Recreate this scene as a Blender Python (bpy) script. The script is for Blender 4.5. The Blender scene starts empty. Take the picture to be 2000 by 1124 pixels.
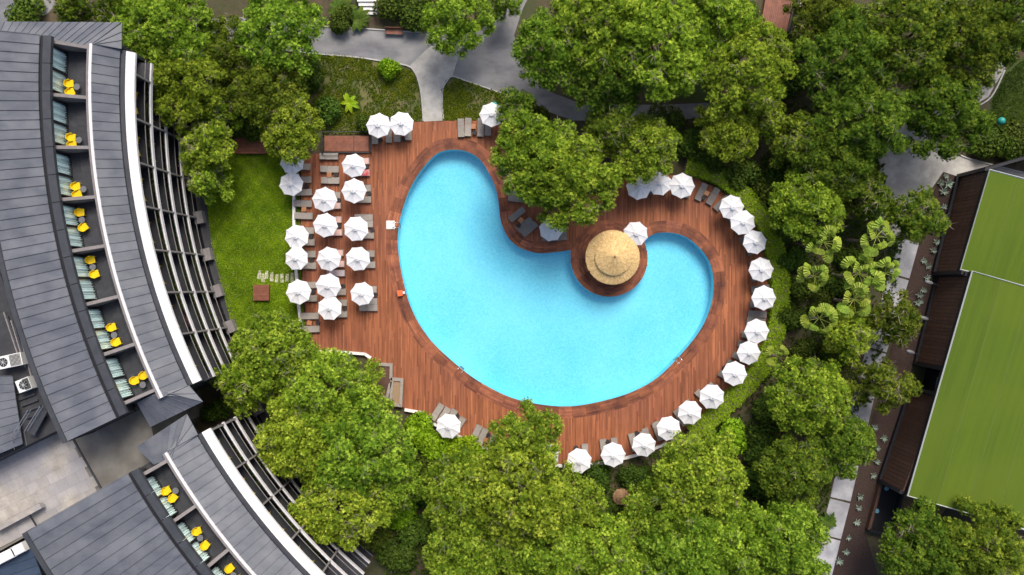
import bpy, math, random
import numpy as np
from mathutils import Vector, Matrix
from mathutils.geometry import tessellate_polygon

random.seed(7)
RNG = np.random.default_rng(11)
PI = math.pi
scn = bpy.context.scene
COL = scn.collection

# ------------------------------------------------------------------ camera, sky, sun, exposure
CAM_H = 85.0
FPX = 1487.5                      # focal length in photo pixels (photo 2000 px wide)
cam_d = bpy.data.cameras.new('camera')
cam = bpy.data.objects.new('camera', cam_d)
COL.objects.link(cam)
cam.location = (0, 0, CAM_H)
cam.rotation_euler = (0, 0, 0)
cam_d.sensor_width = 36.0
cam_d.lens = 36.0 * FPX / 2000.0
cam_d.clip_end = 3000
scn.camera = cam

SUN_EL, SUN_AZ = math.radians(52), math.radians(15)     # azimuth from +Y (top of photo) towards +X
world = bpy.data.worlds.new('World')
scn.world = world
world.use_nodes = True
wn = world.node_tree
wn.nodes.clear()
sky = wn.nodes.new('ShaderNodeTexSky')
sky.sky_type = 'NISHITA'
sky.sun_disc = False
sky.sun_elevation = SUN_EL
sky.sun_rotation = SUN_AZ
sky.air_density = 0.8
sky.dust_density = 4.0
sky.ozone_density = 0.6
bg = wn.nodes.new('ShaderNodeBackground')
bg.inputs['Strength'].default_value = 0.095
wo = wn.nodes.new('ShaderNodeOutputWorld')
wn.links.new(sky.outputs[0], bg.inputs['Color'])
wn.links.new(bg.outputs[0], wo.inputs['Surface'])

sun_d = bpy.data.lights.new('sun', 'SUN')
sun_d.energy = 1.5
sun_d.angle = math.radians(28)
sun_d.color = (1.0, 0.95, 0.87)
sun = bpy.data.objects.new('sun', sun_d)
COL.objects.link(sun)
sd = Vector((math.sin(SUN_AZ) * math.cos(SUN_EL), math.cos(SUN_AZ) * math.cos(SUN_EL), math.sin(SUN_EL)))
sun.rotation_euler = sd.to_track_quat('Z', 'Y').to_euler()
sun.location = sd * 120

scn.view_settings.view_transform = 'Standard'
scn.view_settings.look = 'None'
scn.view_settings.gamma = 1.0
scn.view_settings.use_curve_mapping = False
scn.view_settings.exposure = 1.08


def g(px, py, z=0.0):
    """photo pixel seen at height z -> place on the site"""
    k = (CAM_H - z) / FPX
    return ((px - 1000.0) * k, (562.0 - py) * k)


def g3(px, py, z=0.0):
    x, y = g(px, py, z)
    return (x, y, z)


# ------------------------------------------------------------------ materials
MATS = {}


def mat(name, c1, c2=None, rough=0.7, scale=2.0, detail=4.0, objr=0.0, tint=0.0, bump=0.0, bscale=30.0,
        metal=0.0, spec=0.4, stretch=None, rot=0.0, trans=0.0, lo=0.35, hi=0.65, second=None):
    m = bpy.data.materials.new(name)
    m.use_nodes = True
    nt = m.node_tree
    N, L = nt.nodes, nt.links
    b = N['Principled BSDF']
    b.inputs['Roughness'].default_value = rough
    b.inputs['Metallic'].default_value = metal
    b.inputs['Specular IOR Level'].default_value = spec
    geo = N.new('ShaderNodeNewGeometry')
    pos = geo.outputs['Position']
    if stretch:
        mp = N.new('ShaderNodeMapping')
        mp.inputs['Scale'].default_value = stretch
        mp.vector_type = 'TEXTURE' if rot else 'POINT'
        if rot:
            mp.inputs['Scale'].default_value = [1.0 / q for q in stretch]
            mp.inputs['Rotation'].default_value = (0, 0, rot)
        L.new(pos, mp.inputs['Vector'])
        pos = mp.outputs[0]
    out = None
    if c2 is not None:
        nz = N.new('ShaderNodeTexNoise')
        nz.inputs['Scale'].default_value = scale
        nz.inputs['Detail'].default_value = detail
        nz.inputs['Roughness'].default_value = 0.65
        L.new(pos, nz.inputs['Vector'])
        rp = N.new('ShaderNodeValToRGB')
        rp.color_ramp.elements[0].position = lo
        rp.color_ramp.elements[1].position = hi
        rp.color_ramp.elements[0].color = (*c1, 1)
        rp.color_ramp.elements[1].color = (*c2, 1)
        L.new(nz.outputs[0], rp.inputs[0])
        out = rp.outputs[0]
        if second:                       # a broader stain over the first pattern
            c3, sc3, amt = second
            n2 = N.new('ShaderNodeTexNoise')
            n2.inputs['Scale'].default_value = sc3
            n2.inputs['Detail'].default_value = 5
            L.new(geo.outputs['Position'], n2.inputs['Vector'])
            r2 = N.new('ShaderNodeValToRGB')
            r2.color_ramp.elements[0].position = 0.42
            r2.color_ramp.elements[1].position = 0.64
            r2.color_ramp.elements[0].color = (0, 0, 0, 1)
            r2.color_ramp.elements[1].color = (amt, amt, amt, 1)
            L.new(n2.outputs[0], r2.inputs[0])
            mx = N.new('ShaderNodeMixRGB')
            L.new(r2.outputs[0], mx.inputs[0])
            L.new(out, mx.inputs[1])
            mx.inputs[2].default_value = (*c3, 1)
            out = mx.outputs[0]
    else:
        rgb = N.new('ShaderNodeRGB')
        rgb.outputs[0].default_value = (*c1, 1)
        out = rgb.outputs[0]
    fac = None
    if objr:
        oi = N.new('ShaderNodeObjectInfo')
        mr = N.new('ShaderNodeMapRange')
        mr.inputs[3].default_value = 1 - objr
        mr.inputs[4].default_value = 1 + objr
        L.new(oi.outputs['Random'], mr.inputs[0])
        fac = mr.outputs[0]
    if tint:
        at = N.new('ShaderNodeAttribute')
        at.attribute_name = 'tint'
        mr = N.new('ShaderNodeMapRange')
        mr.inputs[3].default_value = 1 - tint
        mr.inputs[4].default_value = 1 + tint
        L.new(at.outputs['Fac'], mr.inputs[0])
        if fac:
            mu = N.new('ShaderNodeMath')
            mu.operation = 'MULTIPLY'
            L.new(fac, mu.inputs[0])
            L.new(mr.outputs[0], mu.inputs[1])
            fac = mu.outputs[0]
        else:
            fac = mr.outputs[0]
    if fac:
        hs = N.new('ShaderNodeHueSaturation')
        L.new(fac, hs.inputs['Value'])
        L.new(out, hs.inputs['Color'])
        out = hs.outputs[0]
    L.new(out, b.inputs['Base Color'])
    if bump:
        bn = N.new('ShaderNodeTexNoise')
        bn.inputs['Scale'].default_value = bscale
        bn.inputs['Detail'].default_value = 3
        L.new(pos, bn.inputs['Vector'])
        bp = N.new('ShaderNodeBump')
        bp.inputs['Strength'].default_value = bump
        bp.inputs['Distance'].default_value = 0.05
        L.new(bn.outputs[0], bp.inputs['Height'])
        L.new(bp.outputs[0], b.inputs['Normal'])
    if trans:
        tr = N.new('ShaderNodeBsdfTranslucent')
        L.new(out, tr.inputs['Color'])
        mxs = N.new('ShaderNodeMixShader')
        mxs.inputs[0].default_value = trans
        L.new(b.outputs[0], mxs.inputs[1])
        L.new(tr.outputs[0], mxs.inputs[2])
        L.new(mxs.outputs[0], N['Material Output'].inputs['Surface'])
    MATS[name] = m
    return m


def leafmat(name, dark, mid, light, trans=0.25, rough=0.55, hue=0.015, val=0.18):
    """foliage: colour of each tuft from its own tint value, each plant a little different"""
    m = bpy.data.materials.new(name)
    m.use_nodes = True
    nt = m.node_tree
    N, L = nt.nodes, nt.links
    b = N['Principled BSDF']
    b.inputs['Roughness'].default_value = rough
    b.inputs['Specular IOR Level'].default_value = 0.08
    at = N.new('ShaderNodeAttribute')
    at.attribute_name = 'tint'
    rp = N.new('ShaderNodeValToRGB')
    e = rp.color_ramp.elements
    e[0].position, e[1].position = 0.0, 1.0
    e[0].color, e[1].color = (*dark, 1), (*light, 1)
    k = e.new(0.5)
    k.color = (*mid, 1)
    L.new(at.outputs['Fac'], rp.inputs[0])
    oi = N.new('ShaderNodeObjectInfo')
    hs = N.new('ShaderNodeHueSaturation')
    m1 = N.new('ShaderNodeMapRange')
    m1.inputs[3].default_value = 0.5 - hue
    m1.inputs[4].default_value = 0.5 + hue
    L.new(oi.outputs['Random'], m1.inputs[0])
    L.new(m1.outputs[0], hs.inputs['Hue'])
    mu = N.new('ShaderNodeMath')
    mu.operation = 'MULTIPLY'
    mu.inputs[1].default_value = 7.13
    L.new(oi.outputs['Random'], mu.inputs[0])
    fr = N.new('ShaderNodeMath')
    fr.operation = 'FRACT'
    L.new(mu.outputs[0], fr.inputs[0])
    m2 = N.new('ShaderNodeMapRange')
    m2.inputs[3].default_value = 1 - val
    m2.inputs[4].default_value = 1 + val
    L.new(fr.outputs[0], m2.inputs[0])
    L.new(m2.outputs[0], hs.inputs['Value'])
    L.new(rp.outputs[0], hs.inputs['Color'])
    L.new(hs.outputs[0], b.inputs['Base Color'])
    tr = N.new('ShaderNodeBsdfTranslucent')
    L.new(hs.outputs[0], tr.inputs['Color'])
    mx = N.new('ShaderNodeMixShader')
    mx.inputs[0].default_value = trans
    L.new(b.outputs[0], mx.inputs[1])
    L.new(tr.outputs[0], mx.inputs[2])
    L.new(mx.outputs[0], N['Material Output'].inputs['Surface'])
    MATS[name] = m
    return m


def glassmat(name, tint, ior=1.45, rough=0.03, bump=0.0, bscale=3.0):
    m = bpy.data.materials.new(name)
    m.use_nodes = True
    nt = m.node_tree
    N, L = nt.nodes, nt.links
    N.remove(N['Principled BSDF'])
    t = N.new('ShaderNodeBsdfTransparent')
    t.inputs[0].default_value = (*tint, 1)
    gl = N.new('ShaderNodeBsdfGlossy')
    gl.inputs['Roughness'].default_value = rough
    fz = N.new('ShaderNodeFresnel')
    gb = N.new('ShaderNodeNewGeometry')
    bf = N.new('ShaderNodeMath')
    bf.operation = 'MULTIPLY_ADD'
    bf.inputs[1].default_value = 1.0 / ior - ior
    bf.inputs[2].default_value = ior
    L.new(gb.outputs['Backfacing'], bf.inputs[0])
    L.new(bf.outputs[0], fz.inputs['IOR'])
    mx = N.new('ShaderNodeMixShader')
    L.new(fz.outputs[0], mx.inputs[0])
    L.new(t.outputs[0], mx.inputs[1])
    L.new(gl.outputs[0], mx.inputs[2])
    L.new(mx.outputs[0], N['Material Output'].inputs['Surface'])
    if bump:
        geo = N.new('ShaderNodeNewGeometry')
        nz = N.new('ShaderNodeTexNoise')
        nz.inputs['Scale'].default_value = bscale
        nz.inputs['Detail'].default_value = 4
        L.new(geo.outputs['Position'], nz.inputs['Vector'])
        bp = N.new('ShaderNodeBump')
        bp.inputs['Strength'].default_value = bump
        bp.inputs['Distance'].default_value = 0.1
        L.new(nz.outputs[0], bp.inputs['Height'])
        L.new(bp.outputs[0], gl.inputs['Normal'])
        L.new(bp.outputs[0], fz.inputs['Normal'])
    MATS[name] = m
    return m


def poolmat(name):
    """small mosaic tiles in blues, each a slightly different shade"""
    m = bpy.data.materials.new(name)
    m.use_nodes = True
    nt = m.node_tree
    N, L = nt.nodes, nt.links
    b = N['Principled BSDF']
    b.inputs['Roughness'].default_value = 0.4
    geo = N.new('ShaderNodeNewGeometry')
    vo = N.new('ShaderNodeTexVoronoi')
    vo.inputs['Scale'].default_value = 7.5
    vo.inputs['Randomness'].default_value = 1.0
    L.new(geo.outputs['Position'], vo.inputs['Vector'])
    sx = N.new('ShaderNodeSeparateColor')
    L.new(vo.outputs['Color'], sx.inputs[0])
    nz = N.new('ShaderNodeTexNoise')
    nz.inputs['Scale'].default_value = 0.12
    nz.inputs['Detail'].default_value = 3
    L.new(geo.outputs['Position'], nz.inputs['Vector'])
    ma = N.new('ShaderNodeMath')
    ma.operation = 'MULTIPLY_ADD'
    ma.inputs[1].default_value = 0.36
    L.new(sx.outputs[0], ma.inputs[0])
    L.new(nz.outputs[0], ma.inputs[2])
    rp = N.new('ShaderNodeValToRGB')
    e = rp.color_ramp.elements
    e[0].position, e[0].color = 0.40, (0.14, 0.55, 0.70, 1)
    e[1].position, e[1].color = 0.90, (0.26, 0.67, 0.78, 1)
    L.new(ma.outputs[0], rp.inputs[0])
    L.new(rp.outputs[0], b.inputs['Base Color'])
    MATS[name] = m


poolmat('pool_mosaic')
glassmat('water', (0.80, 0.97, 1.0), 1.33, 0.04, 0.25, 2.2)
glassmat('rail_glass', (0.42, 0.46, 0.50), 1.5, 0.02)
glassmat('door_glass', (0.95, 0.99, 0.98), 1.35, 0.02)
mat('window_dark', (0.012, 0.014, 0.018), None, rough=0.15, spec=0.2)
mat('soil', (0.055, 0.04, 0.024), (0.10, 0.075, 0.042), scale=1.2, detail=8, rough=0.95, bump=0.6, bscale=9,
    second=((0.045, 0.06, 0.02), 0.25, 0.8))
mat('mulch', (0.026, 0.015, 0.012), (0.062, 0.038, 0.030), scale=7, detail=8, rough=0.95, bump=0.8, bscale=14)
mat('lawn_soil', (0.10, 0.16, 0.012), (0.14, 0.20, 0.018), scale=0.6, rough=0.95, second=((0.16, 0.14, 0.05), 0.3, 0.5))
mat('lawn_shade', (0.035, 0.055, 0.010), (0.05, 0.075, 0.013), scale=3, detail=8, rough=0.95, bump=0.6, bscale=14)  # shade over these lawns is put into the base colour
mat('dry_grass', (0.075, 0.095, 0.02), (0.16, 0.135, 0.055), scale=0.9, detail=8, rough=0.95, bump=0.6, bscale=12,
    second=((0.06, 0.085, 0.02), 0.35, 0.9))
mat('asphalt', (0.12, 0.12, 0.13), (0.20, 0.20, 0.208), scale=0.5, detail=9, rough=0.9, stretch=(0.5, 1.6, 1),
    second=((0.29, 0.285, 0.275), 0.22, 0.75), bump=0.2, bscale=40)
mat('concrete', (0.36, 0.345, 0.31), (0.48, 0.46, 0.42), scale=1.3, detail=9, rough=0.9, second=((0.22, 0.21, 0.2), 0.5, 0.6))
mat('path_slab', (0.30, 0.30, 0.32), (0.42, 0.42, 0.43), scale=0.9, detail=9, rough=0.9, objr=0.1, second=((0.2, 0.2, 0.22), 0.4, 0.7))
mat('kerb', (0.45, 0.44, 0.42), (0.36, 0.35, 0.33), scale=3, rough=0.9)
mat('plank', (0.345, 0.124, 0.053), (0.215, 0.072, 0.035), scale=0.7, detail=6, rough=0.6, spec=0.18, tint=0.34, stretch=(5, 0.35, 1),
    second=((0.17, 0.066, 0.048), 0.10, 0.5))
mat('coping_wood', (0.30, 0.106, 0.050), (0.145, 0.052, 0.034), scale=0.8, detail=8, rough=0.6, spec=0.18, tint=0.32, objr=0.26)
mat('wood_box', (0.24, 0.085, 0.045), (0.16, 0.055, 0.033), scale=2, rough=0.6, tint=0.15, objr=0.12)
mat('table_wood', (0.44, 0.20, 0.085), (0.34, 0.14, 0.06), scale=9, rough=0.5, objr=0.12)
mat('under_deck', (0.025, 0.015, 0.012), None, rough=0.9)
mat('white_wall', (0.74, 0.72, 0.68), (0.60, 0.57, 0.52), scale=2, rough=0.8, lo=0.45, hi=0.8)
mat('canvas', (0.78, 0.78, 0.785), (0.68, 0.68, 0.69), scale=1.2, rough=0.85, trans=0.12, objr=0.06)
mat('aluminium', (0.55, 0.55, 0.56), None, rough=0.35, metal=0.9)
mat('chrome', (0.8, 0.8, 0.8), None, rough=0.15, metal=1.0)
mat('dark_metal', (0.022, 0.023, 0.026), None, rough=0.5)
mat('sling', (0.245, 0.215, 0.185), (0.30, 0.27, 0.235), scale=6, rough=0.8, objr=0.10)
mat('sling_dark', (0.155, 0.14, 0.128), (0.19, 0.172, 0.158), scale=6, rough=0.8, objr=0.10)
mat('lounger_frame', (0.17, 0.15, 0.13), None, rough=0.5)
mat('wicker', (0.028, 0.023, 0.021), (0.05, 0.042, 0.038), scale=30, rough=0.7)
mat('towel_pink', (0.55, 0.33, 0.29), (0.62, 0.45, 0.40), scale=12, rough=0.95)
mat('towel_red', (0.50, 0.06, 0.07), (0.62, 0.4, 0.38), scale=2.5, rough=0.95)
mat('towel_blue', (0.42, 0.40, 0.46), (0.55, 0.42, 0.38), scale=4, rough=0.95)
mat('straw', (0.54, 0.345, 0.135), (0.70, 0.50, 0.235), scale=4, rough=0.9, tint=0.3)
mat('straw_brown', (0.20, 0.11, 0.055), (0.28, 0.17, 0.09), scale=4, rough=0.9, tint=0.3)
mat('roof_metal', (0.072, 0.080, 0.098), (0.100, 0.108, 0.128), scale=0.8, detail=8, rough=0.46, objr=0.08, stretch=(0.5, 1.5, 1),
    second=((0.15, 0.156, 0.17), 0.5, 0.6), spec=0.4)
mat('roof_blue', (0.03, 0.05, 0.085), (0.045, 0.065, 0.10), scale=0.8, rough=0.5, objr=0.1)
mat('roof_trim', (0.035, 0.038, 0.045), (0.05, 0.053, 0.06), scale=1, rough=0.55)
mat('fascia_white', (0.70, 0.68, 0.68), (0.60, 0.58, 0.58), scale=0.8, detail=8, rough=0.6)
mat('slab_white', (0.64, 0.62, 0.62), (0.52, 0.50, 0.50), scale=0.8, detail=8, rough=0.7)
mat('taupe', (0.17, 0.155, 0.15), (0.215, 0.195, 0.19), scale=2, rough=0.85)
mat('balcony_tile', (0.03, 0.031, 0.036), (0.042, 0.043, 0.05), scale=2, rough=0.6, objr=0.15)
mat('facade_dark', (0.03, 0.03, 0.033), (0.045, 0.045, 0.048), scale=1.5, rough=0.7)
mat('curtain', (0.84, 0.93, 0.91), (0.92, 0.95, 0.94), scale=1.4, rough=0.9, tint=0.14)
mat('yellow_plastic', (0.72, 0.50, 0.008), None, rough=0.4, objr=0.05)
mat('table_grey', (0.14, 0.14, 0.15), None, rough=0.45)
mat('terrace_stone', (0.27, 0.245, 0.215), (0.41, 0.375, 0.33), scale=1.0, detail=9, rough=0.85, objr=0.07,
    second=((0.30, 0.295, 0.315), 0.28, 0.7))
mat('roof_concrete', (0.15, 0.142, 0.125), (0.20, 0.19, 0.165), scale=0.6, detail=8, rough=0.9, second=((0.10, 0.09, 0.08), 0.5, 0.6))
mat('ac_white', (0.72, 0.72, 0.70), (0.62, 0.62, 0.60), scale=3, rough=0.6)
mat('turf', (0.060, 0.102, 0.003), (0.076, 0.122, 0.004), scale=1.0, detail=8, rough=0.95, objr=0.05, bump=0.4, bscale=9, stretch=(2.2, 0.09, 1), rot=-0.277,
    second=((0.088, 0.128, 0.006), 0.12, 0.6))
mat('turf_seam', (0.11, 0.15, 0.03), None, rough=0.9)
mat('turf_trim', (0.40, 0.42, 0.40), None, rough=0.5)
mat('clad_wood', (0.105, 0.052, 0.032), (0.07, 0.036, 0.024), scale=0.9, rough=0.65, objr=0.14, stretch=(1, 1, 4))
mat('black_frame', (0.012, 0.012, 0.015), None, rough=0.55)
mat('sand', (0.24, 0.16, 0.075), (0.17, 0.11, 0.05), scale=2, rough=0.95)
mat('gravel', (0.24, 0.16, 0.09), (0.32, 0.23, 0.14), scale=20, rough=0.95)
mat('planter_stone', (0.25, 0.22, 0.185), (0.32, 0.28, 0.24), scale=3, rough=0.85)
mat('teal', (0.02, 0.26, 0.23), (0.03, 0.32, 0.28), scale=4, rough=0.4)
mat('orange', (0.66, 0.13, 0.04), None, rough=0.5)
mat('blue_seat', (0.12, 0.30, 0.40), None, rough=0.5)
mat('bark', (0.16, 0.115, 0.085), (0.24, 0.185, 0.145), scale=6, rough=0.95)
mat('twig', (0.30, 0.25, 0.20), (0.22, 0.18, 0.14), scale=3, rough=0.9)
mat('stepping', (0.60, 0.56, 0.47), (0.48, 0.44, 0.36), scale=3, rough=0.9, objr=0.1)
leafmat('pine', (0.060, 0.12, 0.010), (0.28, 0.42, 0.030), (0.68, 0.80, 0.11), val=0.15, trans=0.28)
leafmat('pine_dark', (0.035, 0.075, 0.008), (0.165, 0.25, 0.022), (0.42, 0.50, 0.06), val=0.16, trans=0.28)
leafmat('hedge_leaf', (0.08, 0.16, 0.006), (0.19, 0.34, 0.012), (0.33, 0.50, 0.025), val=0.05)
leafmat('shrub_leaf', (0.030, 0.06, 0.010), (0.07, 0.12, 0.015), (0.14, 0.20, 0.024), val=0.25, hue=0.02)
leafmat('grass_blade', (0.11, 0.20, 0.008), (0.24, 0.37, 0.012), (0.40, 0.52, 0.025), val=0.03)
leafmat('weed_leaf', (0.06, 0.11, 0.010), (0.15, 0.22, 0.018), (0.32, 0.34, 0.03), val=0.1)
leafmat('palm_leaf', (0.13, 0.21, 0.02), (0.25, 0.35, 0.04), (0.44, 0.51, 0.10), trans=0.3, val=0.2)
leafmat('agave_leaf', (0.20, 0.27, 0.21), (0.28, 0.35, 0.28), (0.38, 0.44, 0.36), val=0.25, hue=0.02)

# ------------------------------------------------------------------ mesh helpers


class MB:
    def __init__(s):
        s.v, s.f, s.t = [], [], []

    def face(s, pts, t=0.5):
        i = len(s.v)
        s.v += [tuple(p) for p in pts]
        s.t += [t] * len(pts)
        s.f.append(tuple(range(i, i + len(pts))))

    def hexa(s, a, b, t=0.5, bottom=True):
        """a: 4 lower points, b: 4 upper points (both counter-clockwise from above)"""
        i = len(s.v)
        s.v += [tuple(p) for p in a] + [tuple(p) for p in b]
        s.t += [t] * 8
        s.f += [(i + 4, i + 5, i + 6, i + 7)]
        if bottom:
            s.f += [(i + 3, i + 2, i + 1, i)]
        for k in range(4):
            n = (k + 1) % 4
            s.f.append((i + k, i + n, i + 4 + n, i + 4 + k))

    def box(s, c, d, rz=0.0, t=0.5):
        x, y, z = c
        ax, ay, az = d[0] / 2, d[1] / 2, d[2] / 2
        ca, sa = math.cos(rz), math.sin(rz)
        P = [(x + u * ca - w * sa, y + u * sa + w * ca) for u, w in ((-ax, -ay), (ax, -ay), (ax, ay), (-ax, ay))]
        s.hexa([(p[0], p[1], z - az) for p in P], [(p[0], p[1], z + az) for p in P], t)

    def prism(s, poly, z0, z1, t=0.5):
        """poly counter-clockwise from above; z1 may be a list per point"""
        n = len(poly)
        zt = z1 if isinstance(z1, (list, tuple)) else [z1] * n
        i = len(s.v)
        s.v += [(p[0], p[1], z0) for p in poly] + [(p[0], p[1], z) for p, z in zip(poly, zt)]
        s.t += [t] * (2 * n)
        s.f.append(tuple(range(i + n, i + 2 * n)))
        s.f.append(tuple(range(i + n - 1, i - 1, -1)))
        for k in range(n):
            m = (k + 1) % n
            s.f.append((i + k, i + m, i + n + m, i + n + k))

    def tube(s, pts, rad, n=6, t=0.5, cap=True):
        pts = [Vector(p) for p in pts]
        if not isinstance(rad, (list, tuple)):
            rad = [rad] * len(pts)
        i0 = len(s.v)
        for k, p in enumerate(pts):
            d = (pts[min(k + 1, len(pts) - 1)] - pts[max(k - 1, 0)]).normalized()
            a = d.orthogonal().normalized() if abs(d.z) > 0.9 else d.cross(Vector((0, 0, 1))).normalized()
            b = d.cross(a)
            for j in range(n):
                q = 2 * PI * j / n
                s.v.append(tuple(p + (a * math.cos(q) + b * math.sin(q)) * rad[k]))
                s.t.append(t)
        for k in range(len(pts) - 1):
            for j in range(n):
                a0 = i0 + k * n + j
                a1 = i0 + k * n + (j + 1) % n
                s.f.append((a0, a0 + n, a1 + n, a1))
        if cap:
            s.f.append(tuple(i0 + j for j in range(n)))
            s.f.append(tuple(i0 + (len(pts) - 1) * n + j for j in range(n - 1, -1, -1)))

    def lathe(s, prof, n=16, t=0.5, c=(0, 0)):
        i0 = len(s.v)
        for r, z in prof:
            for j in range(n):
                q = 2 * PI * j / n
                s.v.append((c[0] + r * math.cos(q), c[1] + r * math.sin(q), z))
                s.t.append(t)
        for k in range(len(prof) - 1):
            for j in range(n):
                a0 = i0 + k * n + j
                a1 = i0 + k * n + (j + 1) % n
                s.f.append((a0, a1, a1 + n, a0 + n))

    def mesh(s, name, material, smooth=False):
        me = bpy.data.meshes.new(name)
        me.from_pydata(s.v, [], s.f)
        at = me.attributes.new('tint', 'FLOAT', 'POINT')
        at.data.foreach_set('value', np.array(s.t, dtype=np.float32))
        me.materials.append(MATS[material])
        if smooth:
            me.polygons.foreach_set('use_smooth', [True] * len(me.polygons))
        me.update()
        return me

    def build(s, name, material, parent=None, smooth=False, loc=(0, 0, 0), rz=0.0):
        return place(s.mesh(name, material, smooth), name, parent, loc, rz)


def np_mesh(name, V, T, tint, material):
    """fast triangle mesh; V (n,3), T (m,3)"""
    me = bpy.data.meshes.new(name)
    me.vertices.add(len(V))
    me.vertices.foreach_set('co', np.ascontiguousarray(V, dtype=np.float32).ravel())
    me.loops.add(len(T) * 3)
    me.loops.foreach_set('vertex_index', np.ascontiguousarray(T, dtype=np.int32).ravel())
    me.polygons.add(len(T))
    me.polygons.foreach_set('loop_start', np.arange(0, len(T) * 3, 3, dtype=np.int32))
    at = me.attributes.new('tint', 'FLOAT', 'POINT')
    at.data.foreach_set('value', np.ascontiguousarray(tint, dtype=np.float32))
    me.materials.append(MATS[material])
    me.update(calc_edges=True)
    me.validate()
    return me


def place(me, name, parent=None, loc=(0, 0, 0), rz=0.0):
    o = bpy.data.objects.new(name, me)
    COL.objects.link(o)
    o.location = loc
    o.rotation_euler = (0, 0, rz)
    if parent is not None:
        o.parent = parent
    return o


def tag(o, label, cat, group=None, kind=None):
    if label:
        o['label'] = label
    if cat:
        o['category'] = cat
    if group:
        o['group'] = group
    if kind:
        o['kind'] = kind
    return o


def thing(name, label, cat, loc=(0, 0, 0), rz=0.0, group=None):
    o = bpy.data.objects.new(name, None)
    COL.objects.link(o)
    o.location = loc
    o.rotation_euler = (0, 0, rz)
    o.empty_display_size = 0.3
    return tag(o, label, cat, group)


def structure(o):
    o['kind'] = 'structure'
    return o


def dup(root, loc, rz, label, scale=None):
    def rec(o, par):
        c = o.copy()
        COL.objects.link(c)
        c.parent = par
        for ch in o.children:
            rec(ch, c)
        return c
    r = rec(root, None)
    r.location = loc
    r.rotation_euler = (0, 0, rz)
    if scale:
        r.scale = scale
    r['label'] = label
    return r


ORD = ['first', 'second', 'third', 'fourth', 'fifth', 'sixth', 'seventh', 'eighth', 'ninth', 'tenth', 'eleventh', 'twelfth']


def inside(poly, X, Y):
    """vectorised point in polygon"""
    P = np.asarray(poly)
    r = np.zeros(X.shape, bool)
    j = len(P) - 1
    for i in range(len(P)):
        xi, yi = P[i]
        xj, yj = P[j]
        c = ((yi > Y) != (yj > Y)) & (X < (xj - xi) * (Y - yi) / (yj - yi + 1e-12) + xi)
        r ^= c
        j = i
    return r


def spline(pts, n=6, closed=False):
    """Catmull-Rom through pts"""
    P = [Vector((p[0], p[1])) for p in pts]
    out = []
    m = len(P)
    for i in range(m if closed else m - 1):
        if closed:
            a, b, c, d = P[i - 1], P[i], P[(i + 1) % m], P[(i + 2) % m]
        else:
            a, b, c, d = P[max(i - 1, 0)], P[i], P[i + 1], P[min(i + 2, m - 1)]
        for k in range(n):
            t = k / n
            q = 0.5 * ((2 * b) + (c - a) * t + (2 * a - 5 * b + 4 * c - d) * t * t + (3 * b - a - 3 * c + d) * t ** 3)
            out.append((q.x, q.y))
    if not closed:
        out.append((P[-1].x, P[-1].y))
    return out


def sheet(name, loops, z, material):
    """flat sheet from an outer loop and holes"""
    L3 = [[Vector((p[0], p[1], 0)) for p in lp] for lp in loops]
    tris = tessellate_polygon(L3)
    V = [(p.x, p.y, z) for lp in L3 for p in lp]
    m = MB()
    m.v = V
    m.t = [0.5] * len(V)
    for t in tris:
        a, b, c = (Vector(V[i]) for i in t)
        m.f.append(tuple(t) if (b - a).cross(c - a).z > 0 else tuple(reversed(t)))
    return m.build(name, material)


def pxs(pts, z=0.0):
    return [g(x, y, z) for x, y in pts]


# ------------------------------------------------------------------ the site: pool outline, deck outline
DZ = 0.25                                           # deck level
MAIN = [(1115, 488), (1078, 493), (1049, 494), (1021, 486), (1001, 473), (987, 453), (978, 428), (974, 391), (967, 362),
        (955, 337), (941, 315), (924, 301), (901, 293), (873, 293), (850, 302), (824, 330), (802, 365), (786, 407),
        (778, 442), (776, 475), (781, 521), (794, 578), (808, 615), (826, 646), (852, 678), (904, 724), (945, 752),
        (996, 777), (1048, 790), (1098, 795), (1146, 791), (1212, 775), (1255, 757), (1288, 736), (1318, 707), (1353, 667),
        (1375, 634), (1389, 599), (1394, 570), (1394, 545), (1389, 518), (1375, 493), (1349, 468), (1322, 456),
        (1292, 454), (1272, 459), (1258, 470)]
MAIN_W = spline(pxs(MAIN, DZ), 4)
ISL = Vector(g(1190, 505, DZ))
ISR = 75 * (CAM_H - DZ) / FPX
a_end = math.atan2(MAIN_W[-1][1] - ISL.y, MAIN_W[-1][0] - ISL.x)
a_start = math.atan2(MAIN_W[0][1] - ISL.y, MAIN_W[0][0] - ISL.x)
while a_end < a_start - 2 * PI:
    a_end += 2 * PI
if a_end < 0:
    a_end += 2 * PI
a_s = a_start - 2 * PI if a_start > 0 else a_start       # go clockwise under the island
NA = 40
ARC = []
for k in range(1, NA):
    a = a_end + (a_s - a_end) * k / NA
    ARC.append((ISL.x + ISR * math.cos(a), ISL.y + ISR * math.sin(a)))
POOL = MAIN_W + ARC

DECK_PX = [(588, 306), (612, 300), (724, 300), (724, 262), (806, 238), (870, 236), (1000, 234), (1060, 300), (1200, 345), (1320, 342),
           (1360, 348), (1402, 368), (1444, 400), (1476, 442), (1496, 482), (1507, 525), (1511, 572), (1508, 620), (1496, 668),
           (1476, 712), (1444, 754), (1402, 793), (1352, 832), (1302, 862), (1252, 884), (1200, 898), (1150, 906), (1100, 908),
           (1030, 899), (966, 884), (920, 862), (872, 838), (839, 822), (823, 804), (790, 800), (722, 712), (712, 690), (603, 684), (596, 620), (588, 480)]
DECK = pxs(DECK_PX, DZ)

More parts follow.
